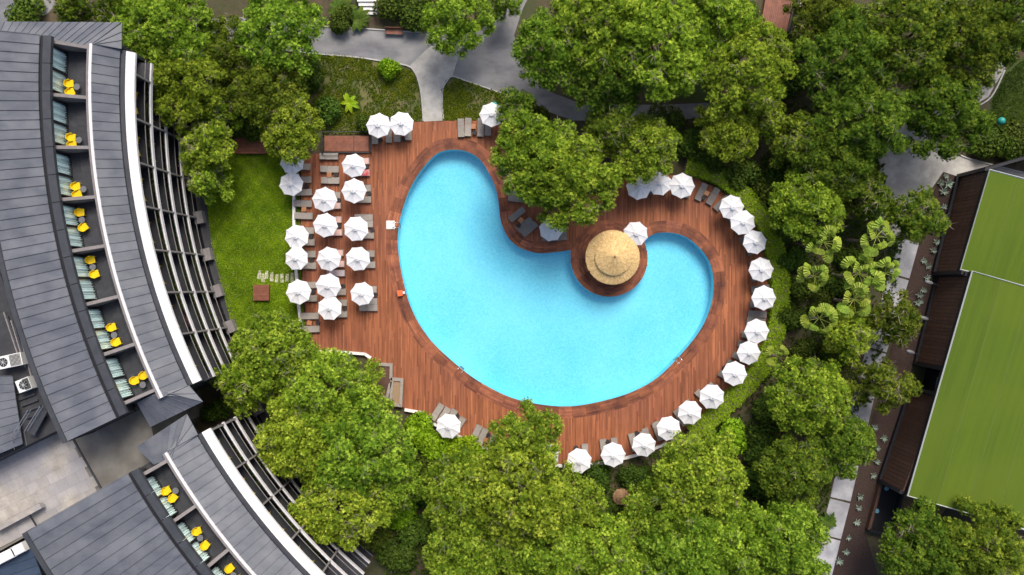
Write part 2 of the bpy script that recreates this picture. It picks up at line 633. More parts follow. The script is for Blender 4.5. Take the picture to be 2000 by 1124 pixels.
GROUND = [(-260, -200), (260, -200), (260, 200), (-260, 200)]
structure(sheet('ground', [GROUND, POOL], 0.0, 'soil'))
structure(sheet('deck_base', [DECK, POOL], 0.12, 'under_deck'))

# pool basin and water
PF = -1.35
m = MB()
n = len(POOL)
m.v = [(x, y, PF) for x, y in POOL] + [(x, y, DZ - 0.03) for x, y in POOL]
m.t = [0.5] * (2 * n)
for i in range(n):
    j = (i + 1) % n
    m.f.append((i, i + n, j + n, j))
    m.f.append((i, j, j + n, i + n))
m.f = m.f[::2]
structure(m.build('pool_wall', 'pool_mosaic'))
structure(sheet('pool_floor', [POOL], PF, 'pool_mosaic'))
structure(sheet('pool_water', [POOL], 0.10, 'water'))

# deck boards, one real board each, running up and down the photo
MW = np.array(MAIN_W)


def dist_main(X, Y):
    d = np.full(X.shape, 1e9)
    for i in range(len(MW) - 1):
        a, b = MW[i], MW[i + 1]
        ab = b - a
        t = np.clip(((X - a[0]) * ab[0] + (Y - a[1]) * ab[1]) / (ab @ ab), 0, 1)
        d = np.minimum(d, np.hypot(X - a[0] - t * ab[0], Y - a[1] - t * ab[1]))
    return d


CW = 1.28                                           # width of the curved border round the pool
bw, gap = 0.150, 0.012
xs = np.arange(min(p[0] for p in DECK), max(p[0] for p in DECK), bw)
ys = np.arange(min(p[1] for p in DECK), max(p[1] for p in DECK), 0.06)
X, Y = np.meshgrid(xs + bw / 2, ys, indexing='ij')
OK = inside(DECK, X, Y) & ~inside(POOL, X, Y)
OK &= (dist_main(X, Y) > CW - 0.14) | (np.hypot(X - ISL.x, Y - ISL.y) < ISR + 1.7)
OK &= np.hypot(X - ISL.x, Y - ISL.y) > ISR - 0.05
bm_ = MB()
for i in range(len(xs)):
    row = OK[i]
    j = 0
    nxt = 0
    while j < len(ys):
        if not row[j]:
            j += 1
            continue
        k = j
        while k < len(ys) and row[k]:
            k += 1
        y0, y1 = ys[j], ys[k - 1]
        y = y0
        first = True
        while y < y1 - 0.02:
            ln = random.uniform(0.8, 3.4) if first else random.choice((2.4, 3.0, 3.6))
            first = False
            e = min(y + ln, y1)
            if y1 - e < 0.3:
                e = y1
            x0, x1 = xs[i], xs[i] + bw - gap
            zt = DZ + random.uniform(-0.004, 0.004)
            tt = min(1, max(0, random.gauss(0.5, 0.22)))
            v0 = len(bm_.v)
            bm_.v += [(x0, y, zt), (x1, y, zt), (x1, e - 0.008, zt), (x0, e - 0.008, zt),
                      (x0, y, DZ - 0.06), (x1, y, DZ - 0.06), (x1, e - 0.008, DZ - 0.06), (x0, e - 0.008, DZ - 0.06)]
            bm_.t += [tt] * 8
            bm_.f += [(v0, v0 + 1, v0 + 2, v0 + 3), (v0 + 1, v0, v0 + 4, v0 + 5), (v0 + 2, v0 + 1, v0 + 5, v0 + 6),
                      (v0 + 3, v0 + 2, v0 + 6, v0 + 7), (v0, v0 + 3, v0 + 7, v0 + 4)]
            y = e
        j = k
deck_o = structure(bm_.build('deck', 'plank'))

# curved border round the pool: panels of seven boards that follow the edge


def resample(pts, step):
    P = [Vector(p) for p in pts]
    out = [P[0]]
    acc = 0.0
    for a, b in zip(P[:-1], P[1:]):
        d = (b - a).length
        while acc + d >= step:
            t = (step - acc) / d
            a = a.lerp(b, t)
            out.append(a.copy())
            d = (b - a).length
            acc = 0.0
        acc += d
    return out


border = thing('pool_border', 'dark red wooden border of curved boards edging the pool', 'deck border', (MAIN_W[0][0], MAIN_W[0][1], DZ))
B0 = Vector((MAIN_W[0][0], MAIN_W[0][1], DZ))
RS = resample(MAIN_W, 0.30)
NP = 5
NB = 7
side = 0
for s in range(0, len(RS) - 1, NP):
    seg = RS[s:s + NP + 1]
    if len(seg) < 2:
        continue
    mb = MB()
    nr = []
    for k in range(len(seg)):
        i = s + k
        t = (RS[min(i + 1, len(RS) - 1)] - RS[max(i - 1, 0)]).normalized()
        nr.append(Vector((t.y, -t.x)))             # outward: pool lies on the left hand going round
    if side == 0:
        q = seg[0] + nr[0] * 0.3
        side = -1 if inside(POOL, np.array([q.x]), np.array([q.y]))[0] else 1
    for b in range(NB):
        w0 = -0.04 + (CW + 0.04) * b / NB
        w1 = -0.04 + (CW + 0.04) * (b + 1) / NB - 0.014
        tt = min(1, max(0, random.gauss(0.5, 0.25)))
        for k in range(len(seg) - 1):
            e0 = 0.02 if k == 0 else 0.0
            p0, p1 = seg[k], seg[k + 1]
            dd = (p1 - p0)
            p0 = p0 + dd * (e0 / max(dd.length, 1e-6))
            n0, n1 = nr[k] * side, nr[k + 1] * side
            A, Bq, Cq, D = p0 + n0 * w0, p0 + n0 * w1, p1 + n1 * w1, p1 + n1 * w0
            ring = [A, Bq, Cq, D]
            if (Bq - A).cross(Cq - A) < 0:
                ring = [A, D, Cq, Bq]
            zt = 0.016
            mb.hexa([(p.x - B0.x, p.y - B0.y, -0.05) for p in ring], [(p.x - B0.x, p.y - B0.y, zt) for p in ring], tt, bottom=False)
    mb.build('coping_panel', 'coping_wood', border)

# round island of ring boards under the straw parasol
isl = thing('island_deck', 'round wooden island deck of ring-laid boards jutting into the pool', 'deck', (ISL.x, ISL.y, 0))
mb = MB()
mb.lathe([(ISR - 0.03, PF), (ISR - 0.03, DZ - 0.04), (0.0, DZ - 0.04)], 64)
mb.build('base', 'under_deck', isl)
NSEG = 22
NRB = 12
seg_me = []
for v in range(4):
    mb = MB()
    for b in range(NRB):
        r0 = 1.6 + (ISR - 1.6) * b / NRB
        r1 = 1.6 + (ISR - 1.6) * (b + 1) / NRB - 0.014
        tt = min(1, max(0, random.gauss(0.45, 0.25)))
        for k in range(3):
            a0 = 2 * PI / NSEG * (k / 3) + (0.004 if k == 0 else 0)
            a1 = 2 * PI / NSEG * ((k + 1) / 3)
            ring = [(r0 * math.cos(a0), r0 * math.sin(a0)), (r1 * math.cos(a0), r1 * math.sin(a0)),
                    (r1 * math.cos(a1), r1 * math.sin(a1)), (r0 * math.cos(a1), r0 * math.sin(a1))]
            mb.hexa([(p[0], p[1], DZ - 0.03) for p in ring], [(p[0], p[1], DZ + 0.022) for p in ring], tt, bottom=False)
    seg_me.append(mb.mesh('ring_panel', 'coping_wood'))
for k in range(NSEG):
    place(seg_me[k % 4], 'ring_panel', isl, (0, 0, 0), 2 * PI * k / NSEG)
mb = MB()
mb.lathe([(1.59, DZ - 0.03), (1.59, DZ + 0.02), (0.0, DZ + 0.02)], 40)
mb.build('centre_disc', 'coping_wood', isl)

# ------------------------------------------------------------------ ground areas, roads, paths
LAWN_PX = [(420, 296), (470, 300), (560, 296), (586, 310), (586, 480), (594, 620), (600, 690), (560, 720), (470, 690), (455, 640), (436, 570),
           (415, 480), (405, 400), (408, 330)]
LAWN = pxs(LAWN_PX)
structure(sheet('lawn', [LAWN], 0.02, 'lawn_soil'))
BED_PX = [(470, 130), (620, 106), (700, 112), (780, 128), (806, 140), (818, 170), (826, 236), (806, 238), (724, 262), (640, 262), (600, 290),
          (470, 280), (440, 200)]
structure(sheet('planting_bed', [pxs(BED_PX)], 0.012, 'dry_grass'))
BED2_PX = [(866, 236), (864, 175), (880, 150), (905, 158), (1000, 190), (1010, 234)]
structure(sheet('planting_bed', [pxs(BED2_PX)], 0.012, 'dry_grass'))
ROAD_PX = [(380, 40), (470, 34), (560, 46), (640, 52), (700, 55), (800, 62), (870, 66), (940, 60), (975, 20), (985, -60), (1060, -60),
           (1020, 20), (1004, 70), (1030, 130), (1075, 180), (1140, 205), (1290, 205), (1420, 200), (1420, 230), (1270, 236), (1120, 236), (1060, 215),
           (1000, 188), (905, 155), (880, 148), (800, 129), (760, 122), (690, 112), (620, 105), (540, 96), (460, 92), (380, 90)]
structure(sheet('road', [pxs(ROAD_PX)], 0.022, 'asphalt'))
PATH_PX = [(800, 129), (830, 100), (868, 70), (905, 80), (884, 148), (870, 158), (864, 175), (868, 236), (828, 238), (824, 190), (817, 155)]
structure(sheet('path', [pxs(PATH_PX)], 0.027, 'concrete'))
structure(sheet('road', [pxs([(-60, -60), (105, -60), (110, 10), (90, 30), (0, 45), (-60, 45)])], 0.022, 'asphalt'))
PLAZA_PX = [(1700, 250), (1768, 236), (1800, 262), (1880, 305), (1940, 322), (2010, 340), (2010, 372), (1932, 334), (1870, 345), (1842, 336),
            (1812, 380), (1780, 440), (1740, 470), (1690, 430), (1720, 330)]
structure(sheet('plaza', [pxs(PLAZA_PX)], 0.022, 'concrete'))
structure(sheet('path', [pxs([(1890, 190), (1925, 165), (1965, 95), (2010, 20), (2010, 70), (1962, 135), (1930, 190), (1800, 265), (1768, 240)])], 0.026, 'concrete'))
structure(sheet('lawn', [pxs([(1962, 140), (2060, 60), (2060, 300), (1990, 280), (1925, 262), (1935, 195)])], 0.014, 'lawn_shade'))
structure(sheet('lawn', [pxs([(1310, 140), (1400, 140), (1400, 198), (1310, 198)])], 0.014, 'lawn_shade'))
MULCH_PX = [(1842, 336), (1870, 345), (1822, 535), (1785, 715), (1715, 936), (1690, 1040), (1720, 1140), (1610, 1140), (1640, 1010), (1665, 930),
            (1700, 830), (1745, 660), (1775, 540), (1812, 400)]
structure(sheet('planting_strip', [pxs(MULCH_PX)], 0.016, 'mulch'))


def kerb(pts, name, z=0.13, w=0.14):
    P = spline(pxs(pts), 5)
    mb = MB()
    for a, b in zip(P[:-1], P[1:]):
        d = (Vector(b) - Vector(a)).normalized()
        nn = Vector((-d.y, d.x)) * (w / 2)
        r = [Vector(a) - nn, Vector(b) - nn, Vector(b) + nn, Vector(a) + nn]
        mb.hexa([(p.x, p.y, -0.02) for p in r], [(p.x, p.y, z) for p in r])
    return structure(mb.build(name, 'kerb'))


kerb([(540, 97), (620, 106), (700, 113), (762, 123), (798, 130), (812, 145), (819, 165), (824, 195), (827, 237)], 'kerb')
kerb([(867, 236), (864, 195), (866, 172), (874, 158), (884, 150), (906, 157), (1000, 190), (1040, 206)], 'kerb')
kerb([(560, 47), (640, 53), (700, 56), (800, 63), (830, 64)], 'kerb')
kerb([(1800, 263), (1880, 306), (1940, 323), (2010, 341)], 'kerb')
kerb([(1962, 137), (1935, 190), (1900, 212)], 'kerb')

# slab path on the right, big slabs one by one
path_r = structure(place(None, 'slab_path', None, g3(1690, 800)))
PR0 = Vector(path_r.location)
cl = [Vector(g(x, y)) for x, y in ((1775, 470), (1750, 560), (1722, 650), (1696, 735), (1682, 800), (1664, 870), (1650, 940), (1632, 1010), (1612, 1090), (1600, 1140))]
cs = resample(spline([(p.x, p.y) for p in cl], 8), 4.3)
for a, b in zip(cs[:-1], cs[1:]):
    d = (b - a).normalized()
    nn = Vector((-d.y, d.x)) * 1.15
    b2 = b - d * 0.22
    r = [a - nn, b2 - nn, b2 + nn, a + nn]
    r = [Vector((p.x, p.y, 0)) - PR0 for p in r]
    mb = MB()
    mb.hexa([(p.x, p.y, 0.0) for p in r], [(p.x, p.y, 0.07) for p in r])
    mb.build('slab', 'path_slab', path_r)

# stepping stones in the lawn
for i, (x, y) in enumerate(((507, 537), (514, 543), (521, 537), (531, 541), (541, 544), (551, 544), (561, 543), (571, 542))):
    mb = MB()
    w, h = 0.40, 0.98 + 0.1 * math.sin(i * 3)
    P = [(-w / 2, -h / 2 + .05), (-w / 2 + .06, -h / 2), (w / 2, -h / 2 + .02), (w / 2 - .03, h / 2), (-w / 2 + .05, h / 2 - .04)]
    mb.prism(P, 0.0, 0.09)
    o = mb.build('stepping_stone', 'stepping', None, loc=g3(x, y, 0.0), rz=random.uniform(-0.12, 0.12))
    tag(o, f'pale stepping stone in the lawn, {ORD[i]} from the left of eight', 'stepping stone', 'stepping stones in the lawn')

# ------------------------------------------------------------------ hotel wings
CC = Vector((26.5, 18.5, 0))
D2R = PI / 180


def ring(mb, r0, r1, z0, z1, a0, a1, n, zi=None, t=0.5):
    """sector of a ring, radii r0<r1; zi: top/bottom heights at r1 when sloped"""
    z0b, z1b = zi if zi else (z0, z1)
    for k in range(n):
        p, q = a0 + (a1 - a0) * k / n, a0 + (a1 - a0) * (k + 1) / n
        cp, sp, cq, sq = math.cos(p), math.sin(p), math.cos(q), math.sin(q)
        mb.hexa([(r0 * cp, r0 * sp, z0), (r1 * cp, r1 * sp, z0b), (r1 * cq, r1 * sq, z0b), (r0 * cq, r0 * sq, z0)],
                [(r0 * cp, r0 * sp, z1), (r1 * cp, r1 * sp, z1b), (r1 * cq, r1 * sq, z1b), (r0 * cq, r0 * sq, z1)], t)


def curtain_mesh(r, da, z0, z1):
    mb = MB()
    nn = 44
    for k in range(nn):
        def pt(i):
            a = da * i / nn
            rr = r + 0.08 * math.sin(i * 1.15) + 0.03 * math.sin(i * 0.7)
            return rr * math.cos(a), rr * math.sin(a)
        x0, y0 = pt(k)
        x1, y1 = pt(k + 1)
        mb.face([(x0, y0, z0), (x0, y0, z1), (x1, y1, z1), (x1, y1, z0)], 0.5 + 0.5 * math.sin(k * 0.37))
    return mb.mesh('curtain', 'curtain')


def panel_mesh(r0, z0, r1, z1, da, name='roof_panel', material='roof_metal'):
    """standing-seam panel: a tray with a raised rib on one side"""
    mb = MB()
    ring(mb, r0, r1, z0 - 0.12, z0, 0.0006, da - 0.0002, 1, (z1 - 0.12, z1))
    w = 0.045 / ((r0 + r1) / 2)
    ring(mb, r0, r1, z0 - 0.02, z0 + 0.075, -w / 2, w / 2, 1, (z1 - 0.02, z1 + 0.075))
    return mb.mesh(name, material)


def wing(name, label, a0, a1, dr, bays, low0, lowstep, back_r, base_px):
    """a0..a1 in degrees round CC; dr shifts all radii; bays = penthouse divider angles"""
    bx, by = g(*base_px, 0)
    root = thing(name, label, 'hotel building', (bx, by, 0))
    off = CC - Vector((bx, by, 0))
    A0, A1 = a0 * D2R, a1 * D2R
    nA = max(8, int((a1 - a0) / 1.2))

    def part(pname, mb, material, rz=0.0, parent=root):
        return mb.build(pname, material, parent, loc=off, rz=rz)
    RF = 62.35 + dr
    LV = [0.0, 3.2, 6.4, 9.6, 12.8]
    RB = RF + 2.2                                  # back wall of the balconies
    # core behind the balconies, floors, slab edges, rails
    mb = MB()
    ring(mb, RB + 0.02, RB + 4.0, 0.0, 13.4, A0, A1, nA)
    part('facade_wall', mb, 'facade_dark')
    mb = MB()
    ring(mb, RF - 1.0, RB + 0.01, 0.01, 0.06, A0, A1, nA)
    part('ground_terrace', mb, 'facade_dark')
    for k, z in enumerate(LV):
        if k > 0:
            mb = MB()
            ring(mb, RF + 0.06, RB + 0.01, z - 0.3, z, A0, A1, nA)
            part('balcony_slab', mb, 'balcony_tile')
        if 0 < k < 4:
            mb = MB()
            ring(mb, RF - 0.10, RF + 0.05, z - 0.36, z + 0.06, A0, A1, nA)
            part('slab_edge', mb, 'slab_white')
        if k < 4:
            mb = MB()
            ring(mb, RF - 0.02, RF + 0.04, z + 1.05, z + 1.11, A0, A1, nA)
            part('handrail', mb, 'taupe')
    mb = MB()
    ring(mb, RF + 0.0, RF + 0.02, 0.14, 1.04, 0, lowstep * D2R * 0.985, 4)
    glass = mb.mesh('rail_glass', 'rail_glass')
    mb = MB()
    ring(mb, RF + 0.1, RB, 0.0, 2.9, -0.0017, 0.0017, 1)
    divm = mb.mesh('divider', 'facade_dark')
    mb = MB()
    ring(mb, RF - 0.1, RF + 0.10, 0.0, 2.9, -0.0014, 0.0014, 1)
    postm = mb.mesh('post', 'taupe')
    mb = MB()
    ring(mb, RB - 0.05, RB, 0.1, 2.4, 0.006, lowstep * D2R - 0.006, 3)
    winm = mb.mesh('window', 'window_dark')
    mb = MB()
    ring(mb, RB - 0.10, RB - 0.04, 0.1, 2.45, 0.0, 0.0016, 1)
    ring(mb, RB - 0.10, RB - 0.04, 0.1, 2.45, lowstep * D2R * 0.33, lowstep * D2R * 0.33 + 0.0012, 1)
    ring(mb, RB - 0.10, RB - 0.04, 0.1, 2.45, lowstep * D2R * 0.66, lowstep * D2R * 0.66 + 0.0012, 1)
    framem = mb.mesh('window_frame', 'taupe')
    a = low0
    angs = []
    while a < a1 - 0.6:
        angs.append(a)
        a += lowstep
    for z in LV[:4]:
        for a in angs:
            if a >= a0:
                place(divm, 'divider', root, (off.x, off.y, z + 0.01), a * D2R)
                place(postm, 'post', root, (off.x, off.y, z + 0.01), a * D2R)
            if a + lowstep < a1 + 0.5 and a > a0 - 0.5:
                place(glass, 'rail_glass', root, (off.x, off.y, z), a * D2R)
                w = place(winm, 'window', root, (off.x, off.y, z), a * D2R)
                place(framem, 'frame', w, (0, 0, 0), 0)
    # ground-floor grey piers
    mb = MB()
    ring(mb, RF - 0.75, RF + 0.25, 0.0, 0.9, -0.011, 0.011, 1)
    pier = mb.mesh('pier', 'taupe')
    for a in angs:
        if a >= a0:
            place(pier, 'pier', root, (off.x, off.y, 0.0), a * D2R)
    # white fascia, gutter, skirt roof
    mb = MB()
    ring(mb, RF - 0.16, RF + 0.50, 12.72, 13.02, A0, A1, nA * 2, (12.72, 13.48))
    part('fascia', mb, 'fascia_white')
    mb = MB()
    ring(mb, RF + 0.51, RF + 0.86, 13.0, 13.66, A0, A1, nA)
    part('gutter', mb, 'roof_trim')
    RP = 65.32 + dr + (0.65 if dr > 0.5 else 0)
    sk0 = RF + 0.87
    npan = int(round((a1 - a0) * D2R * 64 / 0.86))
    da = (A1 - A0) / npan
    skm = panel_mesh(sk0, 13.85, RP - 0.24, 15.1, da)
    for k in range(npan):
        place(skm, 'roof_panel', root, off, A0 + da * k)
    mb = MB()
    ring(mb, RP - 0.23, RP + 0.02, 13.9, 15.2, A0, A1, nA * 2)
    part('parapet_cap', mb, 'fascia_white')
    mb = MB()
    ring(mb, RP + 0.02, RP + 0.24, 13.9, 15.19, A0, A1, nA * 2)
    part('parapet', mb, 'taupe')
    RD = 67.95 + dr + (0.45 if dr > 0.5 else 0)
    # penthouse balconies
    mb = MB()
    ring(mb, RP + 0.24, RD + 0.4, 13.6, 13.98, A0, A1, nA)
    part('terrace_slab', mb, 'facade_dark')
    step = 0.62
    for bi, (b0, b1) in enumerate(zip(bays[:-1], bays[1:])):
        q0, q1 = b0 * D2R, b1 * D2R
        nt = max(3, int(round((q1 - q0) * 66.5 / step)))
        tm = MB()
        ring(tm, RP + 0.26, RP + 0.26 + (RD - RP - 0.3) / 3 - 0.012, 13.97, 14.0, 0, (q1 - q0) / nt * 0.985, 1)
        tme = tm.mesh('floor_tile', 'balcony_tile')
        tms = [tme]
        for row in (1, 2):
            tm = MB()
            r_ = RP + 0.26 + (RD - RP - 0.3) / 3 * row
            ring(tm, r_, r_ + (RD - RP - 0.3) / 3 - 0.012, 13.97, 14.0, 0, (q1 - q0) / nt * 0.985, 1)
            tms.append(tm.mesh('floor_tile', 'balcony_tile'))
        for row in range(3):
            for k in range(nt):
                place(tms[row], 'floor_tile', root, off, q0 + (q1 - q0) * k / nt)
        # glass doors: two leaves, frame, pleated curtain behind each pane
        w = (q1 - q0) - 0.010
        for lf in range(2):
            s0 = q0 + 0.005 + w * (0.02 + 0.49 * lf)
            dl = w * 0.47
            mbf = MB()
            for (u0, u1, z0, z1) in ((0, 0.0012, 14.0, 16.5), (dl - 0.0012, dl, 14.0, 16.5), (0.0012, dl - 0.0012, 14.0, 14.09), (0.0012, dl - 0.0012, 16.42, 16.5)):
                ring(mbf, RD - 0.03, RD + 0.05, z0, z1, u0, u1, 2)
            dr_o = place(mbf.mesh('door', 'dark_metal'), 'door', root, off, s0)
            mbg = MB()
            ring(mbg, RD - 0.01, RD + 0.002, 14.09, 16.42, 0.0012, dl - 0.0012, 3)
            place(mbg.mesh('pane', 'door_glass'), 'pane', dr_o)
            co = place(curtain_mesh(RD + 0.17, dl - 0.002, 14.02, 16.5), 'curtain', dr_o, (0, 0, 0), 0.001)
        mb = MB()
        ring(mb, RD + 0.5, RD + 0.6, 14.0, 16.6, 0, q1 - q0, 3)
        place(mb.mesh('back_wall', 'facade_dark'), 'back_wall', root, off, q0)
    mb = MB()
    hw = 0.15 / 66
    ring(mb, RP + 0.25, RD + 0.42, 13.98, 15.16, -hw, hw, 1, (13.98, 16.58))
    dvm = mb.mesh('divider_wall', 'taupe')
    for b in bays:
        place(dvm, 'divider_wall', root, off, b * D2R)
    # eave beam with joints, dark gutter, main roof
    npn = int((a1 - a0) / 2.0)
    mb = MB()
    dE = (A1 - A0) / npn
    RE = RD - (0.2 if dr < 0.5 else 0.6)
    ring(mb, RE, RE + 0.72, 16.6, 17.0, 0.0004, dE - 0.0004, 2)
    em = mb.mesh('eave_panel', 'roof_trim')
    for k in range(npn):
        place(em, 'eave_panel', root, off, A0 + dE * k)
    mb = MB()
    ring(mb, RE + 0.72, RE + 1.06, 16.55, 16.82, A0, A1, nA)
    part('gutter', mb, 'black_frame')
    nm = int(round((a1 - a0) * D2R * 71 / 0.86))
    dm = (A1 - A0) / nm
    mm = panel_mesh(RE + 1.06, 16.98, back_r, 17.0 + 0.12 * (back_r - RE), dm)
    for k in range(nm):
        place(mm, 'roof_panel', root, off, A0 + dm * k)
    zb = 17.0 + 0.12 * (back_r - RE)
    mb = MB()
    ring(mb, back_r, back_r + 0.42, 13.0, zb + 0.14, A0, A1, nA)
    part('ridge_beam', mb, 'roof_trim')
    mb = MB()
    ring(mb, max(RB + 4.0, RD + 0.65), back_r + 0.3, 0.0, 16.5, A0 + 0.001, A1 - 0.001, nA)
    part('rear_volume', mb, 'facade_dark')
    return root, off, RD


bA = [176.9, 180.93, 184.94, 188.94, 192.94, 197.14, 201.18, 205.2]
wingA, offA, RDA = wing('hotel_wing', 'long curved dark hotel wing with grey metal roofs, upper left of the pool', 176.6, 206.0, 0.0, bA,
                        178.36, 3.87, 73.2, (330, 400))
bB = [210.6, 214.76, 219.0, 223.2, 227.4]
wingB, offB, RDB = wing('hotel_wing', 'shorter curved hotel wing with grey metal roof at the bottom left corner', 210.0, 229.0, 1.4, bB,
                        210.2, 3.87, 79.7, (560, 1010))


def quad_panels(root, name, O0, O1, I0, I1, n, material='roof_metal', seam=True):
    """roof panels between an outer edge O0-O1 and an inner edge I0-I1 (3-d points in world)"""
    R0 = Vector(root.location)
    O0, O1, I0, I1 = (Vector(p) - R0 for p in (O0, O1, I0, I1))
    for k in range(n):
        f0, f1 = k / n, (k + 1) / n - 0.004
        P = [O0.lerp(O1, f0), O0.lerp(O1, f1), I0.lerp(I1, f1), I0.lerp(I1, f0)]
        if (P[1] - P[0]).cross(P[2] - P[0]).z < 0 or (P[2] - P[0]).cross(P[3] - P[0]).z < 0:
            P = P[::-1]
        mb = MB()
        dz = Vector((0, 0, 0.1))
        mb.hexa([p - dz for p in P], P)
        if seam:
            a, b = O0.lerp(O1, f0), I0.lerp(I1, f0)
            mb.tube([a + Vector((0, 0, .03)), b + Vector((0, 0, .03))], 0.035, 4)
        mb.build(name, material, root)


# hipped ends of the skirt roofs
def pc(a, r, z):
    return (CC.x + r * math.cos(a * D2R), CC.y + r * math.sin(a * D2R), z)


quad_panels(wingA, 'hip_panel', g3(237, 44, 13.9), g3(-40, 42, 13.9), g3(172, 92, 15.1), g3(-40, 62, 15.1), 17)
quad_panels(wingA, 'hip_panel', pc(176.6, 63.02, 14.0), g3(238, 46, 13.9), pc(176.6, 65.1, 15.1), g3(173, 92, 15.1), 3)
quad_panels(wingA, 'hip_panel', g3(396, 785, 13.9), g3(293, 835, 13.9), g3(312, 764, 15.05), g3(267, 787, 14.9), 6)
quad_panels(wingA, 'hip_panel', pc(206.0, 63.02, 14.0), g3(396, 785, 13.9), pc(206.0, 65.1, 15.1), g3(312, 764, 15.05), 2)
quad_panels(wingB, 'hip_panel', g3(365, 809, 13.9), g3(265, 874, 13.9), g3(335, 896, 15.05), g3(300, 908, 14.9), 6)
quad_panels(wingB, 'hip_panel', pc(210.0, 64.42, 14.0), g3(365, 809, 13.9), pc(210.0, 67.1, 15.1), g3(335, 896, 15.05), 2)
# end walls under the hips
for root, a, r0, r1 in ((wingA, 176.2, 63.3, 74.0), (wingA, 205.8, 63.3, 73.0), (wingB, 210.1, 64.6, 79.5)):
    mb = MB()
    p, q = Vector(pc(a, r0, 0)), Vector(pc(a, r1, 0))
    d = (q - p).normalized()
    nn = Vector((-d.y, d.x, 0)) * 0.15
    L0 = Vector(root.location)
    rr = [p - nn - L0, q - nn - L0, q + nn - L0, p + nn - L0]
    mb.hexa([(v.x, v.y, 0) for v in rr], [(v.x, v.y, 13.85) for v in rr])
    mb.build('end_wall', 'facade_dark', root)


# balcony chairs and tables
def make_chair(label):
    t = thing('armchair', label, 'chair', group='yellow balcony chairs')
    mb = MB()
    # one-piece shell: seat with curved back and arms, open to +X
    ns = 12
    prof = []
    for k in range(ns + 1):
        a = math.radians(70 + 220 * k / ns)
        h = 0.74 if 0.25 < k / ns < 0.75 else 0.62
        prof.append((0.36 * math.cos(a) + 0.02, 0.36 * math.sin(a), h))
    for k in range(ns):
        x0, y0, h0 = prof[k]
        x1, y1, h1 = prof[k + 1]
        mb.hexa([(x0 * .92, y0 * .92, .40), (x1 * .92, y1 * .92, .40), (x1, y1, .40), (x0, y0, .40)][::-1],
                [(x0 * 1.0, y0 * 1.0, h0), (x1 * 1.0, y1 * 1.0, h1), (x1 * 1.1, y1 * 1.1, h1), (x0 * 1.1, y0 * 1.1, h0)][::-1])
    mb.build('backrest', 'yellow_plastic', t)
    mb = MB()
    mb.prism([(-.30, -.20), (-.18, -.32), (.36, -.33), (.40, -.26), (.40, .26), (.36, .33), (-.18, .32), (-.30, .20)], .38, .44)
    mb.build('seat', 'yellow_plastic', t)
    mb = MB()
    mb.tube([(0, 0, 0), (0, 0, 0.4)], 0.018, 5)
    lm = mb.mesh('leg', 'yellow_plastic')
    for sx, sy in ((.34, .28), (.34, -.28), (-.24, .24), (-.24, -.24)):
        place(lm, 'leg', t, (sx, sy, 0))
    return t


def make_rtable(label):
    t = thing('side_table', label, 'table', group='round balcony tables')
    mb = MB()
    mb.lathe([(0.0, .50), (.29, .50), (.30, .52), (.29, .54), (0.06, .54), (0.05, .55), (0.0, .55)], 20)
    mb.build('top', 'table_grey', t)
    mb = MB()
    mb.tube([(0, 0, 0.02), (0, 0, .5)], .03, 8)
    mb.build('stem', 'dark_metal', t)
    mb = MB()
    mb.lathe([(0.0, .0), (.2, .0), (.2, .02), (0.0, .03)], 16)
    mb.build('foot', 'dark_metal', t)
    return t


PENT = [('upper', 0, (133, 163), (135, 180), (150, 170)), ('upper', 1, (137, 268), (139, 283), (154, 274)), ('upper', 2, (146, 364), (149, 380), (163, 370)),
        ('upper', 3, (154, 415), (161, 445), (160, 430)), ('upper', 4, (175, 508), (183, 536), (181, 522)),
        ('upper', 5, (216, 640), (225, 669), (223, 655)), ('upper', 6, (261, 744), (279, 734), (279, 752)),
        ('lower', 0, (323, 960), (336, 974), (343, 959)), ('lower', 1, (383, 1039), (399, 1067), (391, 1051)), ('lower', 2, (447, 1112), (464, 1135), (456, 1124))]
chair0 = table0 = None
for w, i, c1, c2, tb in PENT:
    for q, (cx, cy) in enumerate((c1, c2)):
        x, y = g(cx, cy, 14.6)
        rz = math.atan2(CC.y - y, CC.x - x) + random.uniform(-0.25, 0.25) + (0.25 if q else -0.1)
        lab = f"yellow armchair, {'upper' if q == 0 else 'lower'} of two on the {ORD[i]} roof balcony from the top, {w} wing"
        if w == 'upper' and i == 6:
            lab = f"yellow armchair, {'left' if q == 0 else 'right'} of two on the lowest roof balcony of the upper wing"
        if chair0 is None:
            chair0 = make_chair(lab)
            chair0.location = (x, y, 14.0)
            chair0.rotation_euler = (0, 0, rz)
        else:
            dup(chair0, (x, y, 14.0), rz, lab)
    x, y = g(*tb, 14.5)
    lab = f'small round grey table on the {ORD[i]} roof balcony from the top, {w} wing'
    if table0 is None:
        table0 = make_rtable(lab)
        table0.location = (x, y, 14.0)
    else:
        dup(table0, (x, y, 14.0), 0.3, lab)
# chairs on the balconies below, beside the rails
FL = ['ground', 'first', 'second', 'third']
for w, a_first, nb, RFw in (('upper', 178.36, 7, 62.35), ('lower', 210.2, 4, 63.75)):
    for lv in (3, 2, 1):
        for b in range(nb):
            ac = a_first + 3.87 * (b + 0.5)
            for q, s in enumerate((-1, 1)):
                a = ac + s * (0.75 + 0.1 * math.sin(b * 2.1 + lv))
                p = pc(a, RFw + 1.42, 3.2 * lv)
                dup(chair0, p, math.atan2(CC.y - p[1], CC.x - p[0]) + s * 0.3,
                    f"yellow armchair, {'upper' if s < 0 else 'lower'} of two on the {FL[lv]} floor, {ORD[b]} balcony from the top, {w} wing")

# ---- flat roofs, terrace and plant between the wings
ter = thing('link_building', 'low flat-roofed link with stone terrace between the two hotel wings', 'building', g3(90, 950, 0))
TO = Vector(ter.location)


def loc_poly(pts, z):
    return [(Vector((*g(x, y, z), 0)) - TO).to_tuple()[:2] for x, y in pts]


